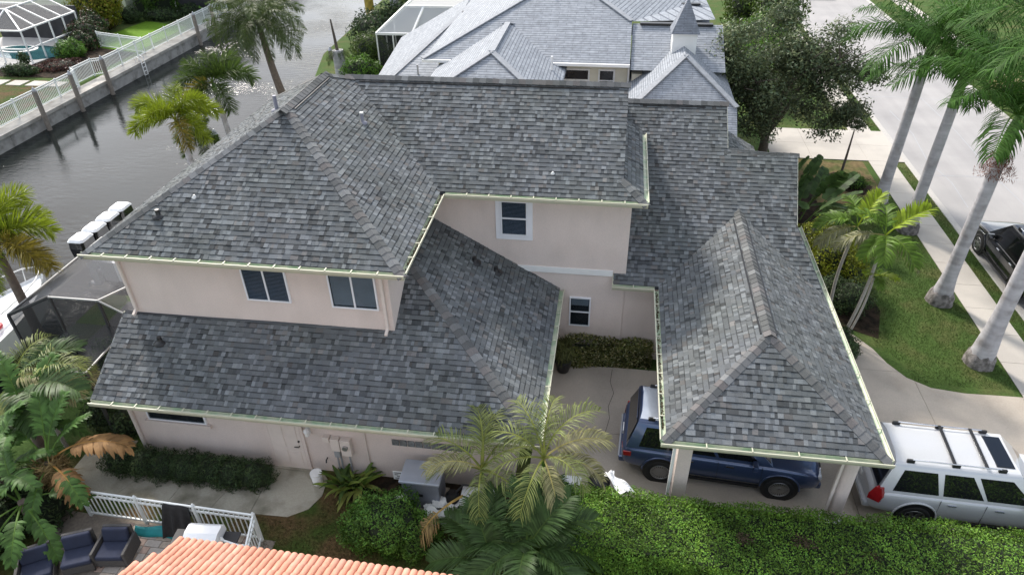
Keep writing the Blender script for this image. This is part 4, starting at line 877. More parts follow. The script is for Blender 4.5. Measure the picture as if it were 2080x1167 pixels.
def frond_me(name,material,L,n,ll,lw,e0,e1,plum=0.,vee=.25,droop=.5,stem=.18,fwd=.55,tip=.5,rw=.03,rag=.15,power=.55,tw=(1,1,1),tiptone=None):
    e0,e1=R_(e0),R_(e1); ns=16; ts=np.linspace(0,1,ns+1); el=e0+(e1-e0)*ts**1.15
    p=np.zeros((ns+1,3)); 
    for i in range(ns): a=(el[i]+el[i+1])/2; p[i+1]=p[i]+np.array([math.cos(a),0,math.sin(a)])*L/ns
    V=[];Q=[];T=[]
    # rachis: flat folded strip, two quads wide
    o=0
    for i in range(ns+1):
        w_=rw*(1-.85*ts[i]); nz=np.array([-math.sin(el[i]),0,math.cos(el[i])]); V+= [p[i]+[0,-w_,0],p[i]+nz*w_*.9,p[i]+[0,w_,0]]
        if i<ns:
            for j in (0,1): Q.append((3*i+j,3*i+j+1,3*i+j+4,3*i+j+3)); T.append((1.35*tw[0],1.25*tw[1],.9*tw[2]))
    for s in (-1,1):
        for k in range(n):
            t=stem+(1-stem)*(k+nr.uniform(0,.6))/n; t=min(t,.995); f=t*ns; i=min(int(f),ns-1); b=p[i]+(p[i+1]-p[i])*(f-i); a=el[i]+(el[i+1]-el[i])*(f-i)
            tg=np.array([math.cos(a),0,math.sin(a)]); nm=np.array([-math.sin(a),0,math.cos(a)]); tt=(t-stem)/(1-stem)
            ln=ll*max(.16,math.sin(PI*(.14+.80*tt)))**power*(1+nr.normal()*rag*.5)
            ph=vee+nr.uniform(-plum,plum); fw=fwd+tip*tt
            d=np.array([0,s,0])*math.cos(ph)+nm*math.sin(ph); d=d+tg*fw; d/=np.linalg.norm(d)
            wd=np.cross(d,nm if abs(ph)<.9 else np.array([0,s,0.])); wd=tg-d*(tg@d) if plum<.5 else wd; wd/=np.linalg.norm(wd)+1e-9
            m1=b+d*ln*.45; d2=d+np.array([0,0,-droop*(.7+.6*nr.random())]); d2/=np.linalg.norm(d2); m2=m1+d2*ln*.33; d3=d2+np.array([0,0,-droop*.9]); d3/=np.linalg.norm(d3); e=m2+d3*ln*.22
            h=lw*.5; o=len(V); V+=[b-wd*h*.5,b+wd*h*.5,m1-wd*h,m1+wd*h,m2-wd*h*.75,m2+wd*h*.75,e-wd*h*.12,e+wd*h*.12]
            tn=nr.uniform(.65,1.35); c=(tn*tw[0],tn*tw[1],tn*tw[2]); cx=c if tiptone is None else tuple(a_*b_ for a_,b_ in zip(c,tiptone))
            Q+=[(o,o+1,o+3,o+2),(o+2,o+3,o+5,o+4),(o+4,o+5,o+7,o+6)]; T+=[c,c,cx]
    return np_mesh(name,np.array(V),np.array(Q),np.array(T),material)
def place(me,parent,loc,az,tilt=0,roll=0,sc_=1,name='frond'):
    q=obj(name,me,parent,loc); q.rotation_euler=(R_(roll),-R_(tilt),R_(az)); q.scale=(sc_,)*3; return q
def palm(name,label,base,top,rb,rt,tm,fr,group=None,shaft=None,bend=.0,seg=7,swell=None,rings=False,extra=None):
    "fr: list of (mesh,azimuth,tilt,scale)"
    t_=thing(name,label,'palm tree',base,group=group); b=Vector(base); d=Vector(top)-b; side=Vector((-d.y,d.x,0)); side=side.normalized() if side.length>1e-3 else Vector((1,0,0))
    pts=[];rs=[]
    for i in range(seg*2+1):
        u=i/(seg*2); pts.append(d*u+side*bend*math.sin(PI*u)); r=rb+(rt-rb)*u
        if swell: r*=swell(u)
        rs.append(r)
    MB().tube([(0,0,-.15)]+pts[1:],rs,14).build('trunk',tm,t_)
    if swell:
        mb=MB(); mb.lathe([(rs[0]*1.10,-.05),(rs[0]*1.07,.08),(rs[0]*.98+.01,.30),(rs[1]*1.0+.006,.46)],(0,0,0),20)
        mb.v=[(x*(1+.05*math.sin(5*math.atan2(y,x)+z*9)),y*(1+.05*math.sin(5*math.atan2(y,x)+z*9)),z+.05*math.sin(7*math.atan2(y,x))*(z>.2)) for x,y,z in mb.v]; mb.build('root_collar',M['collar'],t_)
    tp=Vector(pts[-1])
    if shaft:
        ln,r=shaft; dd=(pts[-1]-pts[-2]).normalized(); MB().tube([tp-dd*.05,tp+dd*.12,tp+dd*ln*.6,tp+dd*ln],[rt*1.02,r,r*.85,r*.45],14).build('crownshaft',M['shaft'],t_); tp=tp+dd*ln*.93
    for me,az,ti,s_ in fr: place(me,t_,tp,az,ti,nr.uniform(-12,12),s_)
    if extra: extra(t_,tp,Vector(pts[-1]))
    return t_
# --- royal palms along the street
RY=[frond_me('frond',M['royal'],3.6,72,1.0,.040,e,e1,plum=.5,vee=.15,droop=.8,stem=.1,rw=.04) for e,e1 in ((68,8),(48,-18),(26,-42))]
M['collar']=mat('root_collar',(.25,.23,.22),.95,.3,9,.8,22,c2=(.12,.11,.10),c2scale=6)
swl=lambda u: 1.0 if u>.25 else 1+ .75*(1-u/.25)**1.6
rust=lambda t_,tp,c: _rust(t_,c)
def _rust(t_,c):
    n=900; a=nr.uniform(0,2*PI,n); rr=.12+.5*nr.random(n)**.7; zz=-nr.random(n)*.75-.02
    C=np.stack([np.cos(a)*rr*(.45+.8*np.abs(zz)),np.sin(a)*rr*(.45+.8*np.abs(zz)),zz],1)
    q=obj('flower_stalk',leaf_mesh('flower_stalk',C,np.stack([np.cos(a),np.sin(a),0*a],1),.16,.12,.5+nr.random(n),M['rustfruit'],.4,updir=[0,0,-1]),t_,c); q['kind']='stuff'
def fr_set(meshes,n,tilts,s=1,az0=0,jit=14):
    out=[]
    for i in range(n): k=i%len(meshes); out.append((meshes[k],az0+i*137.5+nr.uniform(-jit,jit),tilts+nr.uniform(-7,7),s*nr.uniform(.9,1.08)))
    return out
for (bx,by,h,lab,s_,rs) in ((11.9,29.4,6.0,'royal palm farthest up the street, its trunk before the neighbour driveway',1.0,False),(12.62,27.6,5.4,'royal palm second from the far end, partly behind the slim twin palms',.95,False),(12.15,22.4,5.75,'royal palm with a rusty flower skirt, trunk swelling onto the lawn',.95,True),(12.2,19.0,9.0,'nearest royal palm, thick pale trunk base at the lawn corner',1.12,False)):
    palm('royal_palm',lab,(bx,by,0),(bx+.1,by,h),.24,.19,M['ppalmtrunk'],fr_set(RY,15,0,s_,az0=by*31),group='royal palms along the street',shaft=(1.25,.20),swell=swl,extra=rust if rs else None)
# --- foxtail palms by the canal
def foxset(m): return [frond_me('frond',m,1.75,170,.56,.022,e,e1,plum=3.1,vee=0,droop=.12,stem=.12,rw=.03,fwd=.5,power=.35) for e,e1 in ((70,-30),(38,-62),(12,-85))]
FX=foxset(M['fox']); FD=foxset(M['foxdark']); FB=foxset(M['foxbrown'])
palm('foxtail_palm','bright yellow-green foxtail palm nearest on the canal bank left of the roof',(-17.0,24.6,0),(-17.45,24.8,4.45),.16,.11,M['ppalmtrunk'],[(FX[0],115,12,1.0),(FX[0],185,-6,1.05),(FX[0],265,0,.95),(FX[1],30,10,1.05),(FX[1],165,0,1.1),(FB[2],310,6,1.0),(FX[1],215,0,1.05),(FX[2],345,0,.95),(FX[2],75,0,.9),(FX[0],10,6,.95)],shaft=(.35,.10))
palm('foxtail_palm','dark green foxtail palm behind the yellow one with a drooping frond over the water',(-16.9,27.7,0),(-17.4,28,4.9),.16,.11,M['ppalmtrunk'],[(FD[0],120,12,1.0),(FD[0],160,-4,1.0),(FD[1],10,14,1.2),(FD[1],75,4,1.0),(FD[2],320,0,1.1),(FD[2],265,0,1.0),(FD[0],60,6,1.0),(FB[2],240,10,.9),(FD[1],190,4,1.0)],shaft=(.35,.10))
palm('foxtail_palm','small slim foxtail palm half hidden under the yellow one',(-16.75,26.0,0),(-17.35,26.1,3.6),.10,.07,M['ppalmtrunk'],[(FD[1],200,0,.7),(FD[2],300,0,.7),(FD[1],330,0,.7),(FD[2],250,0,.75),(FD[0],100,0,.6)])
palm('foxtail_palm','foxtail palm at the left edge with green and browning fronds over the white boat',(-18.15,15.55,0),(-18.65,16,3.75),.17,.12,M['trunkbr'],[(FX[1],25,16,1.1),(FX[1],60,20,1.05),(FB[1],-12,-4,1.15),(FB[2],10,0,1.05),(FX[0],120,0,1.2),(FX[1],200,0,1.2),(FX[2],300,0,1.0),(FX[0],80,10,1.2)],shaft=(.3,.10))
# --- tall canal palm
CO=[frond_me('frond',M['coco'],2.9,85,.66,.026,e,e1,plum=1.6,vee=.1,droop=.6,stem=.1,rw=.035) for e,e1 in ((55,-45),(25,-75),(0,-88))]
palm('canal_palm','tall drooping palm standing over the canal behind the roof ridge',(-17.9,36,0),(-18.9,36.1,5.3),.27,.15,M['trunkbr'],fr_set(CO,32,2,1.0,az0=20),bend=.2,shaft=(.5,.14))
# --- dead topped palm stub
def spike(t_,tp,c):
    MB().tube([tp-Vector((0,0,.3)),tp+Vector((-.08,0,.9)),tp+Vector((-.18,.05,1.9))],[.12,.09,.05],8).build('bare_spear',M['bark'],t_)
palm('dying_palm','dying palm stub with a bare upright spear and a few limp fronds',(-17.9,43.9,0),(-18.0,44,2.1),.42,.36,M['ppalmtrunk'],[(CO[2],a,0,.29+.08*(i%3)) for i,a in enumerate((0,45,110,150,200,250,300,335))],extra=spike)
# --- slim twin palms by the carport
AD=[frond_me('frond',M['adon'],1.35,34,.46,.045,e,e1,plum=.25,vee=.45,droop=.45,stem=.2,rw=.028) for e,e1 in ((62,-20),(35,-55))]
AY=frond_me('frond',M['adony'],1.35,34,.46,.05,48,8,plum=.25,vee=.55,droop=.25,stem=.2,rw=.03); AP=frond_me('frond',M['adonp'],1.4,34,.48,.04,14,-50,plum=.3,vee=.2,droop=.8,stem=.2,rw=.03)
palm('slim_palm','slim ringed palm leaning by the carport eave, left of the pair',(8.0,20.9,0),(8.05,21,3.35),.055,.05,M['trunkslim'],[(AY,45,14,1.0),(AD[0],100,0,1.0),(AD[1],190,8,1.1),(AP,205,0,1.1),(AD[1],150,0,.9),(AD[0],330,0,.8),(AP,280,-14,.8)],bend=.12,shaft=(.3,.06))
palm('slim_palm','slim palm with a bright arching frond, right of the pair beside the carport',(8.2,19.8,0),(8.62,20.1,3.55),.055,.05,M['trunkslim'],[(AY,22,2,1.15),(AD[0],160,0,1.0),(AD[1],255,-6,1.05),(AD[1],300,-12,1.1),(AP,185,0,1.15),(AP,335,-20,1.1),(AD[0],80,0,1.0),(AD[1],225,-18,.9)],bend=-.10,shaft=(.3,.06))
palm('slim_palm','short thin palm stem growing at the foot of the right slim palm',(8.3,19.75,0),(8.75,20.2,2.3),.04,.035,M['trunkslim'],[(AY,300,-10,.6),(AY,215,-5,.5),(AD[1],270,0,.55),(AD[1],30,0,.5)],bend=-.08)
# --- arecas in front of the hedge
AR=[frond_me('frond',M['areca'],1.55,30,.44,.022,e,e1,plum=.2,vee=.5,droop=.6,stem=.22,rw=.03,rag=.35) for e,e1 in ((74,-35),(52,-60),(28,-75))]
ARY=[frond_me('frond',M['arecay'],1.5,34,.48,.03,e,e1,plum=.15,vee=.3,droop=.75,stem=.22,rw=.03) for e,e1 in ((38,-45),(12,-80))]
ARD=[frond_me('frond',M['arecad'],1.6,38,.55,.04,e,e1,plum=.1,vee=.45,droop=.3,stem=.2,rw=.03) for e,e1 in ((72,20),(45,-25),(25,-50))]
def areca(label,base,top,fr,r=.06): return palm('areca_palm',label,base,top,r,r*.8,M['trunkslim'],fr,shaft=(.35,.055))
areca('sunlit areca palm against the roof edge, left of the two tall ones',(-2.55,10.7,0),(-2.5,10.85,1.75),[(AR[0],110,12,1.15),(AR[0],75,4,1.2),(AR[1],160,10,1.2),(ARY[0],200,16,1.0),(AR[1],20,8,1.25),(AR[2],190,6,1.0),(AR[1],55,0,1.15),(AR[2],330,6,1.1),(AR[2],275,4,.9)])
areca('tall areca palm whose fronds reach over the courtyard, right of the two',(-1.1,10.9,0),(-1.05,11.05,2.15),[(AR[0],35,2,1.3),(AR[0],125,6,1.15),(AR[0],80,10,1.1),(ARY[0],15,14,1.15),(ARY[1],-5,14,1.1),(AR[1],165,6,1.15),(AR[2],200,0,1.15),(AR[2],255,0,1.1),(ARY[1],290,6,.9),(AR[1],320,0,1.0)])
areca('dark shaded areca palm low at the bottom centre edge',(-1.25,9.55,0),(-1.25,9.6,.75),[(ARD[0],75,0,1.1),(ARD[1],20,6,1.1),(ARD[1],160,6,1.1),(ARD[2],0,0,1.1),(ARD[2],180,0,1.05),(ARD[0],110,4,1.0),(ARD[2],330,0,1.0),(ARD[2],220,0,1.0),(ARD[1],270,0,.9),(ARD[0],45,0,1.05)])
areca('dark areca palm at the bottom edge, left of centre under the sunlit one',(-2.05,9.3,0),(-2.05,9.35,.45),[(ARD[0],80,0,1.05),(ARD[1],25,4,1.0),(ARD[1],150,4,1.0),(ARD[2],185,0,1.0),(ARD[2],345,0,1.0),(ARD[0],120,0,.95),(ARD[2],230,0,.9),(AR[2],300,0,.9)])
# hanging dead frond
df=thing('dead_frond','bleached dead palm frond hanging down beside the white urns','palm frond',(-2.9,10.5,1.55)); DF=frond_me('frond',M['straw'],1.6,26,.55,.03,-8,-70,plum=.3,vee=-.2,droop=1.2,stem=.45,rw=.04); place(DF,df,(0,0,0),215,0,0,1.0,'blade')
# --- bird of paradise / traveller's palm at the lower left
BL=[frond_me('leaf',M['banana'],1.9,15,.33,.115,e,e1,plum=.06,vee=.28,droop=.22,stem=.42,fwd=.30,tip=.7,rw=.035,rag=.12,power=.5) for e,e1 in ((74,25),(52,-8),(28,-42),(10,-62))]
BL=[frond_me('leaf',M['banana'],1.75,22,.28,.072,e,e1,plum=.12,vee=.28,droop=.4,stem=.42,fwd=.35,tip=.7,rw=.03,rag=.3,power=.5) for e,e1 in ((74,25),(52,-8),(28,-42),(10,-62))]
BB=frond_me('leaf',M['bananab'],1.7,20,.42,.09,40,-38,plum=.1,vee=.1,droop=.6,stem=.40,fwd=.3,tip=.6,rw=.035,rag=.3,tw=(1,1,1))
def broad(name,label,base,leaves,dead=0,st=0):
    t_=thing(name,label,'plant',base); z=Vector((0,0,.9+st)); MB().tube([(0,0,-.05),(0,0,.5+st*.5),(.02,0,1.0+st)],[.16,.13,.10],10).build('stem',M['trunkbr'],t_)
    for me,az,ti,s_ in leaves: place(me,t_,z,az,ti,nr.uniform(-15,15),s_,'leaf')
    if dead:
        n=dead; a=nr.uniform(0,2*PI,n); C=np.stack([np.cos(a)*.2,np.sin(a)*.2,.4+nr.random(n)*.6+st],1); q=obj('dead_sheaths',leaf_mesh('dead_sheaths',C,np.stack([np.cos(a),np.sin(a),.1+0*a],1),.75,.07,.5+nr.random(n),M['straw'],.5,updir=[.3,-.1,.5]),t_); q['kind']='stuff'
    return t_
broad('bird_of_paradise','large bird of paradise plant with a browning torn leaf in the lower left corner',(-13.65,10.25,0),[(BL[0],80,0,1.1),(BL[0],130,4,1.1),(BL[1],160,0,1.15),(BL[1],100,8,1.2),(BB,12,8,1.4),(BB,330,-12,1.0),(BL[1],35,16,1.0),(BL[2],200,0,1.1),(BL[2],250,0,1.0),(BL[3],285,0,1.0),(BL[2],330,-4,1.05),(BL[3],220,0,1.0)],dead=420,st=.45)
broad('bird_of_paradise','broad green leaf plant crowding the left edge above the sofas',(-15.0,9.9,0),[(BL[0],60,0,1.2),(BL[1],10,0,1.1),(BL[1],340,-6,1.15),(BL[2],300,0,1.1),(BL[3],265,0,1.1),(BL[2],40,0,1.1),(BL[1],90,0,1.2)],st=.1)
broad('bird_of_paradise','upright green leaf plant behind the browning leaf at the left edge',(-15.1,11.4,0),[(BL[0],70,0,1.2),(BL[0],150,0,1.25),(BL[1],20,0,1.2),(BL[1],300,0,1.1),(BL[0],330,0,1.15),(BL[2],0,0,1.0)],st=.5)
areca('feathery palm with arching grey-green fronds above the broad leaf plants',(-14.9,11.9,0),(-15.1,12.0,1.9),[(AR[0],10,-10,1.3),(ARY[0],-15,8,1.35),(AR[1],30,4,1.2),(ARD[1],350,0,1.3),(AR[1],80,0,1.2),(ARY[0],20,0,1.2),(ARD[2],310,0,1.1)])
areca('grey-green palm at the left edge with drooping fronds beside the pool cage',(-15.9,12.1,0),(-16.0,12.3,1.6),[(ARY[0],-5,16,1.35),(AR[1],5,10,1.35),(ARD[1],30,8,1.3),(ARY[1],-20,18,1.2),(AR[0],80,0,1.2),(AR[1],150,0,1.2),(ARD[2],320,0,1.2),(ARD[1],55,0,1.2)])
broad('bird_of_paradise','broad leaf plant with hanging leaves over the left sofas',(-13.75,9.25,0),[(BL[2],300,0,1.05),(BL[3],330,0,1.1),(BL[3],270,0,1.1),(BL[2],20,0,.95),(BL[3],240,0,1.1),(BL[1],130,0,1.1),(BL[2],170,0,1.1)],st=.15)
bush('shrub','dense dark undergrowth in the lower left corner behind the seats','shrub',(-14.6,8.9,0),[((0,0,.5),(.9,.8,.6)),((.3,1.2,.5),(.8,.7,.6)),((-.2,-1.0,.5),(.8,.9,.6)),((.9,.7,.35),(.6,.6,.4))],7000,.13,M['shrubdark'],aspect=.3)
bush('shrub','dark leafy shrub low between the pool cage and the house corner','shrub',(-13.4,12.7,0),[((0,0,.45),(.5,.5,.5)),((-.8,.2,.5),(.6,.5,.55))],2600,.10,M['shrubdark'])
bush('shrub','green shrubs growing inside the dark pool cage','shrub',(-15.2,14.9,0),[((0,0,.7),(.6,.35,.8)),((.8,.2,.6),(.5,.3,.6))],2600,.10,M['bright'])
# --- hedges and bushes
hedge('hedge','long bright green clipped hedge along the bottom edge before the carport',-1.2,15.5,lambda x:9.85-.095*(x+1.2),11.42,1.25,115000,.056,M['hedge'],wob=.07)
bush('foundation_hedge','dark green needle-leaved hedge along the side wall between door and corner','hedge',(-10.8,11.42,0),[((-1.95+.65*i,.02*math.sin(i*2),.30),(.55,.46+.03*math.sin(i*3),.40+.03*math.cos(i*2))) for i in range(7)],24000,.10,M['shrubdark'],aspect=.16,spread=.9,cl=.2)
hedge('variegated_hedge','cream and green variegated hedge under the courtyard window',-.9,1.75,lambda x:17.32+.06*x,17.80,.85,5200,.085,M['varieg'],extra=(leafm('cream_leaf',(.40,.38,.20),.5,.3),900,.085),wob=.08)
bush('clipped_bush','rounded clipped green bush in the side yard beside the utility cabinet','bush',(-4.75,10.2,0),[((0,0,.62),(.95,.80,.68)),((-.55,-.1,.5),(.6,.6,.55)),((.75,-.15,.42),(.55,.55,.48))],17000,.07,M['hedge2'],cl=.3)
bush('ground_cover','low green ground cover between the arecas and the clipped hedge','shrub',(-2.1,10.1,0),[((0,0,.15),(1.1,.7,.35)),((.9,.2,.3),(.5,.8,.6))],5200,.075,M['hedge2'])
# cast iron plant by the meters
cp=thing('cast_iron_plant','clump of arching strap leaves below the electric boxes','plant',(-6.25,11.55,0)); SL=[]
for k in range(4):
    n=8; e0=R_(75-9*k); V=[];Q=[];T=[]; p=np.zeros(3)
    for i in range(n+1):
        a=e0-(.9+.35*k)*(i/n)**1.3; w_=.055*math.sin(PI*(.08+.9*i/n))**.8; V+=[p+[0,-w_,.012],p+[0,0,0],p+[0,w_,.012]]; p=p+np.array([math.cos(a),0,math.sin(a)])*.095
        if i<n:
            for j in (0,1): Q.append((3*i+j,3*i+j+1,3*i+j+4,3*i+j+3)); T.append((1,1,1))
    SL.append(np_mesh('leaf',np.array(V),np.array(Q),np.array(T),leafm('strap_leaf_%s'%'abcd'[k],((.10,.17,.03),(.16,.22,.04),(.07,.12,.03),(.22,.25,.06))[k],.4,.3)))
for i in range(64): q=obj('leaf',rnd.choice(SL),cp,(rnd.uniform(-.3,.3),rnd.uniform(-.15,.15),.02)); q.rotation_euler=(rnd.uniform(-.3,.3),rnd.uniform(-.2,.35),rnd.uniform(0,6.28)); s_=rnd.uniform(.8,1.15); q.scale=(s_,s_,s_)
# --- street side planting
bush('gold_bush','yellow-green loose bush beside the carport under the slim palms','bush',(8.55,23.4,0),[((0,0,1.0),(1.0,1.1,.95)),((-.3,1.2,1.0),(.8,.8,.8)),((.35,-.8,.7),(.7,.6,.7))],9000,.10,M['yellowb'],core=.7)
bush('dark_bush','dark clipped bush at the foot of the slim palms','bush',(8.75,21.5,0),[((0,0,.55),(.75,.8,.6)),((-.5,.5,.5),(.5,.6,.55))],7000,.075,M['shrubdark'])
bush('grassy_clump','grey-green grassy clump beside the curved path under the carport eave','plant',(8.0,19.05,0),[((0,0,.3),(.45,.75,.4))],2600,.16,M['shrubdark'],aspect=.15)
tb=thing('broad_leaf_plant','tall bird of paradise clump behind the carport roof edge','plant',(7.9,28.2,0)); CL=[frond_me('leaf',M['arecad'],2.5,9,.34,.26,e,e1,plum=.02,vee=.2,droop=.05,stem=.45,fwd=.35,tip=.75,rw=.03,rag=.04,power=.5) for e,e1 in ((84,60),(68,25),(50,0))]
for i in range(20): place(CL[i%3],tb,(rnd.uniform(-.5,.7),rnd.uniform(-1.6,1.2),.1),i*137,rnd.uniform(-4,4),rnd.uniform(-30,30),rnd.uniform(.85,1.2),'leaf')
bush('shrub','small round shrub ring at the foot of the young street tree','shrub',(11.3,31.6,0),[((0,0,.25),(.75,.5,.35)),((-.5,.3,.2),(.4,.4,.3))],2600,.09,M['bright'])
yt=bush('young_tree','small young tree with a thin trunk in the mulch circle near the sidewalk','tree',(11.0,32.4,0),[((-.3,.1,3.2),(.7,.8,.6)),((.2,-.1,2.75),(.4,.35,.3)),((-.7,.2,2.9),(.6,.5,.4))],2200,.13,M['oak'],core=0,trunk=([(0,0,-.05),(.05,0,1.0),(.1,.05,2.4)],[.07,.06,.03]),inner=.2)
# broad shade tree
ok=thing('shade_tree','wide dark-leaved shade tree behind the right end of the roof','tree',(7.6,34.2,0))
mb=MB(); mb.tube([(0,0,-.1),(.02,0,.8),(.0,0,1.5)],[.28,.22,.19],10)
tips=[]
for i in range(13):
    a=i*2.4; r=rnd.uniform(1.6,3.4); h=rnd.uniform(3.3,6.0); e=Vector((math.cos(a)*r,math.sin(a)*r*.75,h)); m_=Vector((math.cos(a)*r*.4,math.sin(a)*r*.3,1.5+(h-1.5)*.55)); mb.tube([(0,0,1.2),m_,e],[.11,.07,.02],7); tips.append(e)
    for k in range(3): f=e+Vector((rnd.uniform(-1,1),rnd.uniform(-1,1),rnd.uniform(-.7,.6))); mb.tube([m_.lerp(e,.4+.2*k),f],[.04,.012],5); tips.append(f)
mb.build('trunk',M['bark'],ok)
bl=[((math.cos(i*2.4)*rnd.uniform(1.0,4.2)-.7,math.sin(i*2.4)*rnd.uniform(.6,2.3)-.4,rnd.uniform(2.3,6.9)),(rnd.uniform(.8,1.3),rnd.uniform(.8,1.2),rnd.uniform(.6,1.0))) for i in range(46)]+[((rnd.choice((-1,1))*rnd.uniform(3.4,4.8)-.6,rnd.uniform(-1,1),rnd.uniform(2.2,4.9)),(.7,.6,.5)) for i in range(14)]
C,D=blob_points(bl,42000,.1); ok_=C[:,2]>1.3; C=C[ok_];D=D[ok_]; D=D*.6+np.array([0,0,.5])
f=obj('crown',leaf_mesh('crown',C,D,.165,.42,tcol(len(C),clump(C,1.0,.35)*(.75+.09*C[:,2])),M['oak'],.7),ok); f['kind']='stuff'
# --- shrubs beyond the canal
bush('croton_bush','large yellow-topped shrub against the pale green wall','bush',(-43.2,55.2,0),[((0,0,1.6),(1.9,1.5,1.7)),((1.0,.3,2.3),(1.2,1.0,1.0))],6500,.22,M['yellowb'],extra=(M['foxbrown'],1500,.22),core=.75)
bush('shrub','dark green shrub mass between the far pool cage and lawn','shrub',(-41.3,50.9,0),[((0,0,.8),(1.3,1.2,1.0)),((-.6,1.6,1.0),(1.2,1.1,1.1)),((.5,-1.2,.6),(1.0,1.0,.7))],6000,.19,M['shrubdark'],extra=(M['purple'],1500,.18))
bush('shrub','bright green strappy plant at the corner of the far bed','shrub',(-40.4,47.6,0),[((0,0,.5),(1.0,.9,.7))],2600,.28,M['bright'],aspect=.18)
bush('shrub','reddish low plants along the far bed above the fence','shrub',(-39.6,45.2,0),[((0,0,.15),(1.4,1.2,.3)),((-1.4,-1.0,.15),(1.0,.6,.25))],2200,.17,M['purple'])
bush('clipped_bush','barrel shaped dark clipped bush beside the far lawn','bush',(-42.0,57.6,0),[((0,0,.6),(1.0,.7,.65))],3000,.12,M['shrubdark'])
bush('clipped_bush','low dark clipped bush beside the far stepping stones','bush',(-41.2,43.3,0),[((0,0,.35),(1.25,.5,.42))],2600,.12,M['shrubdark'])
bush('shrub','yellowing shrub at the left edge behind the far fence','shrub',(-38.6,36.4,0),[((0,0,.3),(.8,.8,.5))],1500,.2,M['foxbrown'])
bush('shrub','small dark sapling by the corner of the far pool cage','shrub',(-41.6,44.4,0),[((0,0,.8),(.35,.35,.45))],500,.16,M['shrubdark'],core=.4)
hedge('hedge','tall green hedge bank across the canal behind the white fence',-42.5,-36.4,lambda x:59.2+.8*(x+42.5)*.9,66,1.6,9000,.20,M['bright'],wob=.3)
bush('shrub','mixed green shrubs at the foot of the far hedge','shrub',(-39.6,58.6,0),[((0,0,.4),(1.8,.7,.55)),((1.8,1.6,.4),(1.3,.8,.6))],3600,.16,M['shrubdark'])
# --- planting behind the roof by the canal and the cream house
bush('shrub','bright green bush beside the dying palm stub','shrub',(-16.3,43.2,0),[((0,0,.9),(1.2,1.0,1.0)),((.8,.4,.6),(.8,.8,.8))],5200,.15,M['bright'])
bush('shrub','feathery green palm shrub above the bright bush by the enclosure','shrub',(-16.6,46.5,0),[((0,0,1.2),(1.3,1.2,1.3))],3600,.34,M['foxdark'],aspect=.12)
bush('shrub','dark shrub thicket on the canal bank beside the white enclosure','shrub',(-17.6,51.0,0),[((0,0,1.3),(1.8,2.0,1.6)),((1.5,2,1.5),(1.8,1.8,1.8))],6000,.26,M['shrubdark'])
bush('tree','green trees behind the white enclosure at the top edge','tree',(-14,57.5,0),[((0,0,2),(3.0,2.5,2.3)),((4.5,1,1.8),(3,2.4,2.0)),((9,1.5,1.6),(2.6,2.2,1.8))],9000,.30,M['foxdark'],core=.8)
palm('bank_palm','yellow stemmed palm at the top edge on the canal bank',(-19.6,56.0,0),(-19.8,56,5.5),.4,.3,mat('yellow_stem',(.42,.30,.05),.7,.3,3),fr_set(CO,12,0,1.1))
palm('bank_palm','pale trunked palm at the top edge behind the dark thicket',(-17.4,55.5,0),(-17.5,55.5,5.8),.38,.3,M['ppalmtrunk'],fr_set(CO,12,0,1.1,az0=50))
bush('shrub','green planting strip at the top edge beside the cream house gable','shrub',(9.4,47,0),[((0,0,1),(1.6,3.5,1.3)),((.8,5.5,1.2),(1.6,3,1.6)),((-.3,-4,.8),(1.3,2.2,1.0))],8000,.26,M['bright'],aspect=.25)
bush('tree','yellowish tree standing at the top edge behind the shade tree','tree',(11.4,55,0),[((0,0,2.4),(1.8,2.0,2.0)),((-1.5,3,2.2),(1.8,2,1.8))],5000,.28,M['foxdark'])
bush('shrub','pale ornamental grass clump on the far verge of the street','shrub',(24.0,45.2,0),[((0,0,.5),(1.2,1.2,.7))],2600,.5,M['arecay'],aspect=.08)
bush('shrub','low shrub beside the far verge near the royal palm crowns','shrub',(23.6,40.0,0),[((0,0,.4),(1.0,1.3,.55))],2200,.2,M['straw'])
pp_=thing('potted_plant','grassy plant in a dark urn at the left end of the variegated hedge','plant',(-1.02,16.95,.03))
MB().lathe([(.16,0),(.20,.05),(.27,.42),(.30,.5),(.26,.5)],(0,0,0),16).build('urn',M['black'],pp_)
n=420; a=nr.uniform(0,2*PI,n); C=np.stack([np.cos(a)*.18,np.sin(a)*.18,.75+.3*nr.random(n)],1); q=obj('foliage',leaf_mesh('foliage',C,np.stack([np.cos(a),np.sin(a),.3+0*a],1),.75,.04,.5+nr.random(n),leafm('grass_urn',(.12,.13,.045),.5,.3),.35,updir=[0,0,1.2]),pp_); q['kind']='stuff'
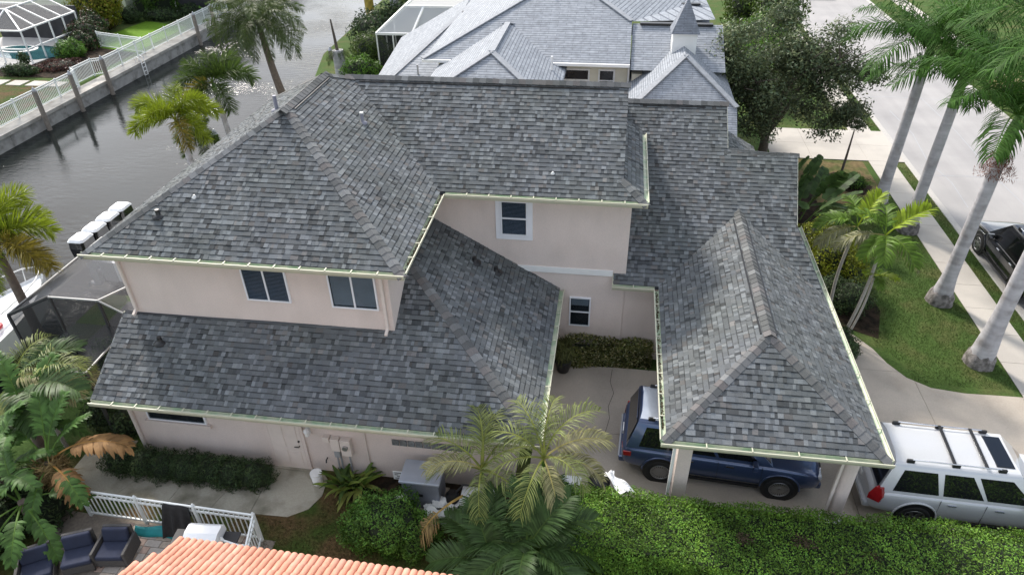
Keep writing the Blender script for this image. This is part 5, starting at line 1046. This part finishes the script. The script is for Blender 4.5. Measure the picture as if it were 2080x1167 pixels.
# ================================================================ VEHICLES
M['tyre']=mat('tyre_rubber',(.018,.018,.018),.8,.1,10); M['rim']=mat('alloy_rim',(.42,.42,.43),.3,.05,8,metal=.9); M['rimd']=mat('dark_rim',(.05,.05,.055),.35,.05,8,metal=.8)
M['cglass']=mat('car_glass',(.008,.009,.011),.04,.05,3,coat=.5); M['chrome']=mat('chrome',(.7,.7,.72),.15,.02,5,metal=1); M['red']=mat('tail_lamp',(.30,.012,.015),.15,.15,12,coat=.6); M['headl']=mat('head_lamp',(.55,.57,.6),.1,.2,20,coat=.6)
def suv(name,label,cat,loc,rz,paint,L=5.2,W=2.0,Hh=1.92,spokes=14,rim='rim',rails=True,cross=False,sun=False,lamp='wide',roofm=None,panel=None):
    t_=thing(name,label,cat,loc,rz); k=L/5.2; w=W/2; hz=Hh/1.92
    st=[(-2.60,.80,.52,.98),(-2.56,.92,.44,1.06),(-2.42,.985,.38,1.11),(-2.0,1.,.33,1.13),(-1.0,1.,.30,1.125),(0,1.,.30,1.115),(.9,1.,.30,1.11),(1.35,.995,.31,1.11),(1.9,.985,.33,1.07),(2.3,.955,.36,1.02),(2.5,.90,.40,.95),(2.58,.82,.46,.86),(2.62,.70,.52,.76)]
    ring=[];nh=7
    for x,h,zb,zt in st:
        d=zt-zb; half=[(.78*h,zb),(.96*h,zb+.07*d),(1.0*h,zb+.30*d),(1.0*h,zb+.62*d),(.985*h,zb+.86*d),(.90*h,zt-.01),(.55*h,zt+.012)]
        full=[(y,z) for y,z in half]+[(-y,z) for y,z in reversed(half)]
        ring.append([(x*k,y*w,z*hz) for y,z in full])
    n=len(ring[0]); mb=MB(); vs=[v for r in ring for v in r]
    mb.add(vs,[(i*n+j,i*n+(j+1)%n,(i+1)*n+(j+1)%n,(i+1)*n+j) for i in range(len(ring)-1) for j in range(n)],True); mb.add(ring[0],[tuple(range(n))]); mb.add(ring[-1],[tuple(range(n-1,-1,-1))])
    body=mb.build('body',paint,t_); b_=body.modifiers.new('s','SUBSURF'); b_.levels=1; b_.render_levels=1
    # greenhouse
    XB0,XB1,XT0,XT1,Z0,Z1,Y0,Y1=-2.50,1.32,-2.26,.56,1.08,1.80,.93,.735
    xt=lambda x: XT0+(x-XB0)/(XB1-XB0)*(XT1-XT0)
    gr=[]
    for x in (XB0,-2.2,-1.2,0,.9,XB1):
        half=[(x,Y0,Z0),(xt(x),Y1,Z1),((xt(x)-(XT0+XT1)/2)*.97+(XT0+XT1)/2,Y1*.9,Z1+.075),((xt(x)-(XT0+XT1)/2)*.94+(XT0+XT1)/2,Y1*.5,Z1+.115)]
        gr.append([(a*k,b*w,c*hz) for a,b,c in half]+[(a*k,-b*w,c*hz) for a,b,c in reversed(half)])
    n=8; mb=MB(); mb.add([v for r in gr for v in r],[(i*n+j,i*n+j+1,(i+1)*n+j+1,(i+1)*n+j) for i in range(5) for j in range(7)],True); mb.add(gr[0],[tuple(range(n))]); mb.add(gr[-1],[tuple(range(n-1,-1,-1))])
    gh=mb.build('roof',roofm or paint,t_,bevel=.03,seg=2)
    def pan(name,P,m,off,par=t_,th=.012):
        P=[Vector(p) for p in P]; nrm=(P[1]-P[0]).cross(P[-1]-P[0]).normalized(); c=sum(P,Vector())/len(P)
        if nrm.dot(c-Vector((c.x*.5,0,1.2*hz)))<0: nrm=-nrm
        v=[p+nrm*off for p in P]+[p+nrm*(off-th) for p in P]; q=len(P); b2=MB(); b2.add(v,[tuple(range(q)),tuple(range(2*q-1,q-1,-1))]+[(i,(i+1)%q,q+(i+1)%q,q+i) for i in range(q)]); return b2.build(name,m,par,bevel=.004,seg=1)
    def sp(x,v,s): return ((x*(1-v)+xt(x)*v)*k,s*((1-v)*Y0+v*Y1)*w,(Z0+(Z1-Z0)*v)*hz)
    for s in (-1,1):
        for a,b in ((-2.18,-1.12),(-1.02,-.10),(-.02,1.02)):
            pan('side_window',[sp(a,.10,s),sp(b,.10,s),sp(b-.06,.90,s),sp(a+.04,.90,s)],M['cglass'],.008)
        for x in (-1.07,-.06,1.06): MB().bar((x*k,s*1.003*w,.40*hz),(x*k,s*.985*w,1.06*hz),.008,.012).build('door_seam',M['black'],t_)
        for x in (-.90,.14): MB().box((x*k,s*1.0*w-.02,.93*hz),(x*k+.20,s*1.0*w+.02,.965*hz)).build('door_handle',M['chrome'],t_,bevel=.008)
        MB().bar((-1.0*k,s*1.0*w,.37*hz),(1.05*k,s*1.0*w,.37*hz),.05,.08).build('rocker_trim',M['black'],t_)
        mr=MB().box((.78*k,s*(w*.95),1.08*hz),(.92*k,s*(w+.20),1.26*hz)).build('mirror',paint,t_,bevel=.03); MB().box((.775*k,s*(w+.03),1.10*hz),(.782*k,s*(w+.185),1.24*hz)).build('mirror_glass',M['chrome'],mr)
        # lamps
        if lamp=='wide': pan('tail_lamp',[(-2.575*k,s*.80*w,.96*hz),(-2.60*k,s*.60*w,.93*hz),(-2.60*k,s*.62*w,.78*hz),(-2.57*k,s*.82*w,.76*hz)],M['red'],.02); MB().box((-2.57*k,s*.885*w-.05,.80*hz),(-2.34*k,s*.985*w-.0,.97*hz)).build('tail_lamp',M['red'],t_,bevel=.03)
        else: MB().add([(-2.66*k,s*.90*w,.80*hz),(-2.42*k,s*1.03*w,.80*hz),(-2.38*k,s*1.025*w,.95*hz),(-2.44*k,s*.965*w,1.22*hz),(-2.56*k,s*.90*w,1.22*hz),(-2.66*k,s*.90*w,.98*hz)]+[(-2.40*k,s*.72*w,.74*hz),(-2.2*k,s*.85*w,.74*hz),(-2.2*k,s*.85*w,.92*hz),(-2.25*k,s*.8*w,1.2*hz),(-2.3*k,s*.75*w,1.2*hz),(-2.4*k,s*.72*w,.95*hz)],[(0,1,2,3,4,5),(11,10,9,8,7,6)]+[(q,(q+1)%6,6+(q+1)%6,6+q) for q in range(6)]).build('tail_lamp',M['red'],t_)
        MB().box((2.30*k,s*.72*w-.14,.76*hz),(2.585*k,s*.72*w+.16,.90*hz)).build('head_lamp',M['headl'],t_,bevel=.03)
        for x in (-1.52,1.58):
            yo=s*(w*1.0); wr=.40*hz
            MB().lathe([(.475*hz,-.02),(.475*hz,.014)],(x*k,yo,wr+.02),28,'y').build('wheel_arch',M['black'],t_)
            wh=bpy.data.objects.new('wheel',MB().lathe([(wr*.62,-.13),(wr*.93,-.13),(wr,-.08),(wr,.08),(wr*.93,.125),(wr*.66,.13),(wr*.62,.05)],(0,0,0),30,'y').me('wheel',M['tyre'])); link(wh,t_); wh.location=(x*k,yo-s*.095,wr); 
            if s<0: wh.rotation_euler=(0,0,PI)
            r2=MB().lathe([(.02,.115),(wr*.16,.12),(wr*.16,.10),(wr*.16,.09)],(0,0,0),20,'y').tube([(wr*.62*math.cos(a),.118,wr*.62*math.sin(a)) for a in [2*PI*i/28 for i in range(29)]],.018,6,cap=False)
            for j in range(spokes):
                a=2*PI*j/spokes; r2.bar((wr*.12*math.cos(a),.108,wr*.12*math.sin(a)),(wr*.62*math.cos(a),.118,wr*.62*math.sin(a)),.035 if spokes>8 else .09,.02,up=(0,1,0))
            r2.build('rim',M[rim],wh); MB().lathe([(wr*.40,.052),(wr*.40,.062)],(0,0,0),24,'y').build('brake_disc',M['black'],wh)
            # arch flare
            arc=[(x*k+.49*hz*math.cos(a),yo*1.0+s*.004,wr+.02+.49*hz*math.sin(a)) for a in [PI*j/14 for j in range(15)]]
            MB().tube(arc,.028,6).build('arch_flare',paint,t_)
    f=[((XB1)*k,Y0*.93*w,(Z0+.05)*hz),((XB1)*k,-Y0*.93*w,(Z0+.05)*hz),((XT1)*k,-Y1*.92*w,(Z1-.02)*hz),((XT1)*k,Y1*.92*w,(Z1-.02)*hz)]; sh=.05*(XT1-XB1)/(Z1-Z0)
    f=[(a+ (sh*k if i<2 else -.02*(XT1-XB1)/(Z1-Z0)*k),b,c) for i,(a,b,c) in enumerate(f)]
    pan('windshield',f,M['cglass'],.010)
    g_=[((XB0)*k+.02,Y0*.92*w,(Z0+.10)*hz),((XB0)*k+.02,-Y0*.92*w,(Z0+.10)*hz),((XT0)*k,-Y1*.92*w,(Z1-.03)*hz),((XT0)*k,Y1*.92*w,(Z1-.03)*hz)]; pan('rear_window',g_,M['cglass'],.025)
    MB().box((-2.30*k,-.62*w,(Z1+.04)*hz),(-2.16*k-.12,.62*w,(Z1+.09)*hz)).build('rear_spoiler',roofm or paint,t_,bevel=.015)
    MB().box((2.50*k,-.45*w,.60*hz),(2.615*k,.45*w,.88*hz)).build('grille',M['black'],t_,bevel=.02); MB().box((2.58*k,-.46*w,.73*hz),(2.63*k,.46*w,.76*hz)).build('grille_bar',M['chrome'],t_)
    MB().box((2.40*k,-.80*w,.36*hz),(2.66*k,.80*w,.56*hz)).build('front_bumper',paint,t_,bevel=.06); rb=MB().box((-2.68*k,-.86*w,.40*hz),(-2.45*k,.86*w,.60*hz)).build('rear_bumper',paint,t_,bevel=.06); MB().box((-2.70*k,-.80*w,.56*hz),(-2.60*k,.80*w,.585*hz)).build('bumper_strip',M['grey'],rb,bevel=.008)
    MB().box((-2.63*k,-.16,.78*hz),(-2.605*k,.16,.90*hz)).build('number_plate',M['white'],t_)
    if rails:
        for s in (-1,1):
            y=s*Y1*.86*w; z=(Z1+.115)*hz; r_=MB().tube([(-1.95*k,y,z-.03),(-1.85*k,y,z+.05),(.05*k,y,z+.05),(.18*k,y,z-.03)],.018,8).build('roof_rail',M['chrome'],t_)
            for x in (-1.9,-.9,.1): MB().box((x*k-.09,y-.03,z-.05),(x*k+.09,y+.03,z+.055)).build('rail_foot',M['black'],r_,bevel=.015)
        if cross:
            for x in (-.95,-.25): MB().bar((x*k,-Y1*.86*w,(Z1+.17)*hz),(x*k+.04,Y1*.86*w,(Z1+.17)*hz),.07,.03).build('cross_bar',M['black'],t_)
    if panel:
        mb=MB(); mb.add([(a*k,b*w,c*hz) for a,b,c in ((-2.20,.62,Z1+.088),(.40,.62,Z1+.088),(.36,.36,Z1+.125),(.36,-.36,Z1+.125),(.40,-.62,Z1+.088),(-2.20,-.62,Z1+.088),(-2.16,-.36,Z1+.125),(-2.16,.36,Z1+.125))],[(0,1,2,7),(7,2,3,6),(6,3,4,5)],True); mb.build('roof_sky_sheen',panel,t_)  # sheet added over the roof to carry the sky reflection as colour
    if sun: MB().box((.02*k,-.50*w,(Z1+.095)*hz),(.42*k,.50*w,(Z1+.122)*hz)).build('sunroof',M['cglass'],t_,bevel=.01)
    return t_
BLUE=mat('blue_metallic_paint',(.058,.088,.175),.28,.03,30,metal=.45,coat=1.); SILV=mat('silver_white_paint',(.56,.57,.585),.3,.02,30,metal=.15,coat=.8); BLK=mat('black_paint',(.006,.007,.009),.18,.03,30,coat=1.); NAVY=mat('navy_paint',(.012,.018,.06),.2,.03,30,coat=1.)
SKYROOF=mat('roof_sky_reflection',(.62,.66,.72),.25,.03,10,metal=.3,coat=1.)  # pale tone paints the sky's reflection on the glossy blue roof
suv('blue_car','dark blue SUV parked under the carport with its tail in the courtyard','car',(3.42,13.72,.028),R_(-3.5),BLUE,L=5.05,W=1.98,Hh=1.90,spokes=22,rim='rim',rails=True,panel=SKYROOF)
suv('white_car','white SUV with roof bars parked beyond the carport behind the hedge','car',(9.55,13.12,.028),R_(-1.5),SILV,L=5.25,W=2.0,Hh=1.95,spokes=6,rails=True,cross=True,sun=True,lamp='tall')
suv('black_car','glossy black SUV parked on the street at the right edge','car',(15.72,24.5,.006),R_(90),BLK,L=5.25,W=2.0,Hh=1.92,spokes=6,rails=True)
suv('navy_car','dark navy car at the top edge far up the street','car',(17.6,72.2,.006),R_(0),NAVY,L=4.8,W=1.9,Hh=1.6,rails=False)
# ================================================================ BOATS
GEL=mat('white_gelcoat',(.80,.81,.82),.25,.03,6,coat=.5); OBK=mat('outboard_black',(.012,.012,.014),.25,.1,8,coat=.6)
def hull(t_,L,B,D,name='hull',m=None):
    ring=[]
    for i in range(13):
        u=i/12; x=-L/2+L*u; b=B/2*(1-max(0,(u-.45)/.55)**2.2)+.02; kz=-.35*D+.35*D*max(0,(u-.6)/.4)**2; sh=D*.75+.22*D*u*u
        ring.append([(x,0,kz),(x,b*.78,kz+.22*D),(x,b*.97,kz+.5*D),(x,b,sh),(x,b*.93,sh+.02),(x,b*.88,sh-.08),(x,-b*.88,sh-.08),(x,-b*.93,sh+.02),(x,-b,sh),(x,-b*.97,kz+.5*D),(x,-b*.78,kz+.22*D)])
    n=11; mb=MB(); mb.add([v for r in ring for v in r],[(i*n+j,i*n+(j+1)%n,(i+1)*n+(j+1)%n,(i+1)*n+j) for i in range(12) for j in range(n)],False); mb.add(ring[0],[tuple(range(n))]); mb.add(ring[-1],[tuple(range(n-1,-1,-1))])
    return mb.build(name,m or GEL,t_)
bt=thing('motor_boat','boat behind the roof with only its row of outboard engines showing','boat',(-16.75,22.0,-.55)); hull(bt,5.6,3.1,1.5)
MB().box((-1.0,-1.0,.9),(1.6,1.0,1.5)).build('console',GEL,bt,bevel=.1); MB().box((-3.05,-1.5,.55),(-2.75,1.5,.75)).build('swim_platform',GEL,bt,bevel=.03)
for i,y in enumerate((-1.28,-.43,.43,1.28)):
    eng=thing('outboard_engine',['outboard engine nearest the roof corner in the row of four','second outboard engine from the lower left of the row of four','third outboard engine from the lower left of the row of four','outboard engine at the upper right end of the row of four'][i],'outboard engine',(-20.1,22.0+y,.15),group='outboard engines on the boat')
    mb=MB(); prof=[(-.34,.28,.55),(-.44,.34,.80),(-.46,.35,1.2),(-.42,.32,1.52)]
    vs=[];
    for (x0,hy,z) in prof: vs+=[(x0,-hy*.8,z),(x0+.1,-hy,z),(.22,-hy,z),(.32,-hy*.8,z),(.32,hy*.8,z),(.22,hy,z),(x0+.1,hy,z),(x0,hy*.8,z)]
    mb.add(vs,[(a*8+j,a*8+(j+1)%8,(a+1)*8+(j+1)%8,(a+1)*8+j) for a in range(3) for j in range(8)]); mb.add(vs[:8],[tuple(range(7,-1,-1))]); mb.add(vs[-8:],[tuple(range(8))])
    mb.build('cowl',OBK,eng,bevel=.03); vs=[(x,y_,1.52+.0) for x,y_,_ in vs[-8:]]; MB().add([(x*1.06,y_*1.12,1.525) for x,y_,_ in vs]+[(x*.86,y_*.86,1.64) for x,y_,_ in vs],[tuple(range(7,-1,-1)),tuple(range(8,16))]+[(j,(j+1)%8,8+(j+1)%8,8+j) for j in range(8)]).build('cowl_top',GEL,eng,bevel=.02)
    for s in (-1,1): MB().add([(.05,s*.315,.8),(.22,s*.315,.75),(.10,s*.315,1.45),(-.04,s*.315,1.45)],[(0,1,2,3)]).build('side_stripe',GEL,eng)
    eng.scale=(.9,1.12,.85)
    MB().box((-.18,-.12,-.9),(.2,.12,.56)).build('midsection',GEL,eng,bevel=.04); MB().box((.2,-.2,.0),(.42,.2,.5)).build('bracket',GEL,eng,bevel=.03)
    MB().lathe([(.05,-.45),(.10,-.25),(.10,.15),(.03,.25)],(-.1,0,-.95),12,'x').build('gearcase',GEL,eng)
    for a in range(3): q=MB().box((-.01,.03,-.06),(.01,.2,.06)).build('propeller_blade',M['steel'],eng,(-.48,0,-.95)); q.rotation_euler=(a*2.09,.5,0)
b2=thing('white_boat','white boat with a bow rail moored at the left edge behind the palm','boat',(-21.15,15.7,-.55),R_(88)); hull(b2,7.2,2.5,1.25)
MB().box((-.2,-.85,.8),(1.9,.85,1.05)).build('foredeck',GEL,b2,bevel=.12); MB().box((-1.8,-.8,.75),(-.4,.8,1.55)).build('console',GEL,b2,bevel=.15); MB().box((-.5,-.7,1.2),(-.42,.7,1.9)).build('windscreen',M['cglass'],b2)
MB().lathe([(.22,0),(.26,.06),(.24,.12)],(.5,-.6,1.05),14).build('red_cushion',mat('red_vinyl',(.5,.03,.04),.5,.1,8),b2)
rl=[(3.2*math.cos(a)*1.0+.2,1.05*math.sin(a),1.65) for a in [R_(d) for d in range(-100,101,20)]]; r_=MB().tube([(x if x>0 else x,y,z) for x,y,z in rl],.025,8).build('bow_rail',M['white'],b2)
for x,y,z in rl[::2]: MB().tube([(x*.95,y*.95,.9),(x,y,z)],.02,6).build('stanchion',M['white'],r_)
# lift piles near the far palms
for i,(x,y,h) in enumerate(((-19.4,30.2,3.2),(-20.6,49.0,1.9))):
    pl=thing('dock_pile',['dark dock pile with a fender behind the left roof edge','short tan dock pile rising behind the roof peak'][i],'pile',(x,y,-2.5)); MB().lathe([(.16,0),(.15,h+1.2)],(0,0,0),12).build('pole',M['wood'] if i else M['black'],pl); MB().lathe([(.17,h+1.2),(.03,h+1.45)],(0,0,0),12).build('pile_cap',M['grey'],pl)
# ================================================================ YARD THINGS
def bucket(label,x,y,r=.15,h=.36,m='white'):
    t_=thing('bucket',label,'bucket',(x,y,.025)); MB().lathe([(r*.86,0),(r,h),(r*.93,h),(r*.80,.03)],(0,0,0),20).build('pail',M[m],t_); MB().lathe([(r*1.05,h),(r*1.05,h+.025)],(0,0,0),20).build('lid',M['white'],t_)
    MB().tube([(r*math.cos(a),-r*.3-.06*math.sin(a),h-.08-.10*math.sin(a)) for a in [PI*i/8 for i in range(9)]],.006,6).build('handle',M['steel'],t_); return t_
bucket('white lidded bucket on the concrete pad by the side door',-7.22,11.62); bucket('white bucket at the foot of the grey utility cabinet',-4.72,11.05,.16,.4)
ac=thing('utility_cabinet','large grey-blue metal utility cabinet against the side wall','cabinet',(-4.18,11.45,0)); CAB=mat('cabinet_blue_grey',(.27,.29,.34),.4,.06,4,metal=.3)
MB().box((-.48,-.32,.06),(.48,.32,1.02)).build('body',CAB,ac,bevel=.02); MB().box((-.53,-.38,1.02),(.53,.38,1.10)).build('lid',mat('cabinet_lid',(.42,.46,.53),.4,.06,4,metal=.3),ac,bevel=.025); MB().box((-.55,-.42,0),(.55,.42,.06)).build('plinth',M['concrete'],ac); MB().box((-.05,-.345,.55),(.05,-.32,.62)).build('latch',M['black'],ac)
sg=thing('yard_sign','small white sign on a black stake left of the utility cabinet','sign',(-4.85,11.55,0)); MB().box((-.012,-.012,0),(.012,.012,.8)).build('stake',M['black'],sg); MB().box((-.15,-.03,.62),(.15,-.013,.92)).build('board',M['white'],sg)
for i,(a,b_) in enumerate(((-.11,.09),(-.11,-.01),(-.05,.11),(-.11,.05))): MB().box((a,-.034,.855-.065*i),(b_,-.031,.88-.065*i)).build('print_mark',M['dark'],sg)
pe=thing('pool_equipment','white pool equipment box behind the sunlit areca','equipment',(-2.75,11.3,0)); MB().box((-.42,-.25,.02),(.42,.25,.62)).build('housing',M['trim'],pe,bevel=.03); MB().lathe([(.16,0),(.18,.5),(.1,.62)],(-.66,0,0),16).build('pump',M['black'],pe); MB().tube([(-.62,0,.5),(-.4,.15,.75),(.1,.2,.7)],.03,8).build('hose',M['black'],pe)
for i,(x,y,s_) in enumerate(((-3.95,10.98,.75),(-3.70,11.08,1.0),(-3.46,11.0,.8),(-3.82,10.74,1.0),(-3.56,10.80,.8),(-3.3,11.2,.8))):
    u=thing('garden_urn',['white shell shaped urn at the left of the cluster','largest white urn at the back of the cluster','white urn at the right of the shell cluster','white urn at the front of the shell cluster','small white urn in the middle front of the cluster','white urn nearest the pool equipment box'][i],'urn',(x,y,0),i*.7,group='white garden urns'); WS=M['white']
    MB().lathe([(.10*s_,0),(.11*s_,.04),(.05*s_,.12*s_),(.06*s_,.28*s_),(.10*s_,.34*s_)],(0,0,0),14).build('foot',WS,u)
    mb=MB(); rr=[]
    for j in range(24):
        a=2*PI*j/24; r=.19*s_*(1+.10*math.cos(a*8)); rr.append((r*math.cos(a),r*math.sin(a)*.9,.46*s_+.03*math.cos(a*2)))
    lo=[(x_*.5,y_*.5,.34*s_) for x_,y_,_ in rr]; mb.add(lo+rr,[(j,(j+1)%24,24+(j+1)%24,24+j) for j in range(24)],True); mb.add([(x_*.8,y_*.8,z-.02) for x_,y_,z in rr]+rr,[(24+j,24+(j+1)%24,(j+1)%24,j) for j in range(24)]); mb.add([(x_*.8,y_*.8,z-.02) for x_,y_,z in rr],[tuple(range(24))]); mb.build('shell_bowl',WS,u)
# crumpled white sheet lying over the hedge edge
ws=thing('plastic_sheet','crumpled white plastic sheet lying on the back edge of the hedge','sheet',(.78,11.65,1.30)); n=14; V=[];F=[]
for i in range(n+1):
    for j in range(7):
        u=i/n; v=j/6-.5; w_=.30 if u<.35 else .30+.32*(u-.35); x=-.25+.62*max(0,u-.2)**1.1+v*w_*.8; y=.42-1.0*u+v*.25*u; V.append((x,y*.62,.06*math.sin(u*9+v*5)+.035*math.sin(v*14+u*4)-.10*max(0,.3-u)+.0))
F=[(i*7+j,i*7+j+1,(i+1)*7+j+1,(i+1)*7+j) for i in range(n) for j in range(6)]
q=MB().add(V,F,False).build('sheet',mat('white_plastic',(.85,.85,.85),.35,.02,5),ws); s_=q.modifiers.new('t','SOLIDIFY'); s_.thickness=.012
bl_=thing('hose_reel','black round hose reel behind the white plastic sheet','hose reel',(.30,12.35,.03)); MB().lathe([(.26,0),(.30,.06),(.22,.08),(.22,.30),(.30,.32),(.26,.38),(.05,.40)],(0,0,0),20).build('drum',M['black'],bl_); MB().tube([(.24*math.cos(a),.24*math.sin(a),.1+.022*a/2) for a in [i*.5 for i in range(50)]],.02,6).build('hose',mat('green_hose',(.02,.05,.03),.5,.1,8),bl_)
bx_=thing('cooler_box','small white box beside the hose reel','box',(-.42,12.2,.03)); MB().box((-.25,-.18,0),(.25,.18,.34)).build('box',M['white'],bx_,bevel=.03); MB().box((-.26,-.19,.34),(.26,.19,.40)).build('lid',M['trim'],bx_,bevel=.02)
# barbecue
gr=thing('barbecue_grill','gas barbecue grill with a white rounded lid by the patio fence','grill',(-8.85,9.02,.05),R_(4)); 
MB().box((-.38,-.25,0),(.38,.25,.72)).build('cart',M['black'],gr,bevel=.02); MB().box((-.40,-.27,.72),(.40,.27,.84)).build('firebox',M['black'],gr,bevel=.02)
pr=[(-.28,.84),(-.28,.98),(-.22,1.08),(-.08,1.13),(.16,1.12),(.26,1.04),(.28,.84)]; mb=MB(); mb.add([(x,y,z) for x in (-.40,.40) for y,z in pr],[(i,i+1,8+i,7+i) for i in range(6)],False); mb.add([(-.40,y,z) for y,z in pr],[tuple(range(7))]); mb.add([(.40,y,z) for y,z in pr],[tuple(range(6,-1,-1))])
ld_=mb.build('lid',GEL,gr,bevel=.02); MB().tube([(-.3,-.33,.93),(.3,-.33,.93)],.015,8).build('lid_handle',M['steel'],ld_); MB().add([(-.03,-.285,.955),(0,-.285,.925),(.03,-.285,.955),(0,-.285,.985)],[(0,1,2,3)]).build('emblem',M['dark'],ld_)
for s in (-1,1): MB().box((s*.60-.19,-.22,.80),(s*.60+.19,.22,.84)).build('side_shelf',M['dark'],gr,bevel=.01)
for x in (-.15,.0,.15): MB().lathe([(.025,-.03),(.025,0)],(x,-.27,.78),10,'y').build('knob',M['steel'],gr)
for s in (-1,1): MB().lathe([(.07,-.02),(.07,.02)],(s*.33,-.2,.02),12,'x').build('wheel',M['tyre'],gr)
# dark cover draped over the fence
cv=thing('draped_cover','black cloth cover draped over the patio fence','cover',(-9.98,9.76,0)); V=[];nu,nv=16,18
for i in range(nu+1):
    for j in range(nv+1):
        u=i/nu-.5; v=j/nv; fold=.045*math.sin(u*17+.6)*min(1,abs(v-.3)*3)+.03*math.sin(u*31+2)*abs(v-.3)
        if v<.3: y=.05+fold; z=1.03-(.3-v)*1.6
        else: y=-.05-(v-.3)*.42+fold; z=1.04-(v-.3)*1.35+.02*math.sin(u*9)
        V.append((u*(.68+.18*abs(v-.3)),y,max(.06,z)))
q=MB().add(V,[(i*(nv+1)+j,i*(nv+1)+j+1,(i+1)*(nv+1)+j+1,(i+1)*(nv+1)+j) for i in range(nu) for j in range(nv)],True).build('cloth',mat('black_cloth',(.018,.017,.017),.9,.3,12),cv); s_=q.modifiers.new('t','SOLIDIFY'); s_.thickness=.012
tp_=thing('teal_mat','teal foam mat leaning at the foot of the patio fence','mat',(-10.72,9.50,.05)); V=[(x,y*(.07+.04*math.sin(x*2.2+1))+.03*math.sin(x*5),.02+.16*(y+1)/2+.02*math.sin(x*7)) for x in [-.5+i*.09 for i in range(13)] for y in (-1,-.3,.4,1)]
q=MB().add(V,[(i*4+j,i*4+j+1,(i+1)*4+j+1,(i+1)*4+j) for i in range(12) for j in range(3)],True).build('foam',mat('teal_foam',(.01,.22,.23),.6,.1,6),tp_); s_=q.modifiers.new('t','SOLIDIFY'); s_.thickness=.03
# outdoor seats
WK=mat('dark_wicker',(.06,.057,.055),.7,.25,60,.5,120); CU=mat('navy_cushion',(.018,.024,.050),.85,.12,8,.2,30)
def seat(label,x,y,rz,arms=(1,1),w=.86):
    t_=thing('armchair',label,'armchair',(x,y,.05),rz,group='navy cushioned patio seats'); h=w/2
    MB().box((-h,-.42,.08),(h,.36,.34)).build('base',WK,t_,bevel=.02); MB().add([(-h,.30,.08),(h,.30,.08),(h,.42,.08),(-h,.42,.08),(-h,.40,.86),(h,.40,.86),(h,.50,.86),(-h,.50,.86)],[(0,3,2,1),(4,5,6,7),(0,1,5,4),(1,2,6,5),(2,3,7,6),(3,0,4,7)]).build('backrest',WK,t_,bevel=.02)
    for s,on in zip((-1,1),arms):
        if on: MB().box((s*(h+.045)-.045,-.42,.08),(s*(h+.045)+.045,.42,.62)).build('armrest',WK,t_,bevel=.02)
    MB().box((-h+.02,-.43,.345),(h-.02,.28,.50)).build('seat_cushion',CU,t_,bevel=.05,seg=3); MB().add([(-h+.04,.13,.50),(h-.04,.13,.50),(h-.04,.29,.50),(-h+.04,.29,.50),(-h+.04,.26,.90),(h-.04,.26,.90),(h-.04,.40,.88),(-h+.04,.40,.88)],[(0,3,2,1),(4,5,6,7),(0,1,5,4),(1,2,6,5),(2,3,7,6),(3,0,4,7)]).build('back_cushion',CU,t_,bevel=.05,seg=3)
    for sx in (-h+.05,h-.05):
        for sy in (-.36,.34): MB().box((sx-.03,sy-.03,0),(sx+.03,sy+.03,.08)).build('leg',M['black'],t_)
    t_.scale=(.8,.8,.85)
    return t_
seat('navy cushioned wicker armchair with both arms nearest the grill',-11.22,8.80,R_(8)); seat('navy wicker corner seat with a tilted cushion in the middle of the three',-11.98,8.52,R_(24),(0,0)); seat('navy cushioned wicker seat at the left end by the plants',-12.72,8.05,R_(32),(1,0))
# path light and stone edging by the curved path
pl=thing('path_light','small black path light beside the curved path','light',(7.95,19.0,.03)); MB().tube([(0,0,0),(0,0,.5)],.012,6).build('stake',M['black'],pl); MB().lathe([(.03,.44),(.07,.50),(.02,.56)],(0,0,0),12).build('lamp_head',M['steel'],pl)

# hairline crack in the courtyard slab
cr_=bpy.data.objects.get('driveway'); P=[(.55,17.2),(.5,16.6),(.62,16.1),(.47,15.5),(.52,15.0),(.42,14.45)]; V=[]
for i,(x,y) in enumerate(P): V+=[(x-.007,y,.0305),(x+.007,y,.0305)]
MB().add(V,[(2*i,2*i+1,2*i+3,2*i+2) for i in range(len(P)-1)]).build('crack',M['dark'],cr_)
# dead brown patches in the long hedge
hd=[o for o in bpy.data.objects if o.get('label','').startswith('long bright green clipped hedge')][0]; C=[]
for x,y,r in ((3.6,10.35,.10),(4.9,10.45,.13),(6.3,10.25,.09),(7.35,9.75,.22),(9.6,9.9,.10),(5.6,9.6,.10)): n=int(1700*r); a=nr.normal(size=(n,3))*[r,r*.7,.02]; C.append(a+[x,y,1.28])
C=np.concatenate(C); q=obj('dead_patch',leaf_mesh('dead_patch',C-np.array(hd.location),np.tile([0,0,1.],(len(C),1)),.06,.5,.4+.9*nr.random(len(C)),leafm('dead_leaf',(.075,.055,.032),.8,.1),.7),hd); q['kind']='stuff'
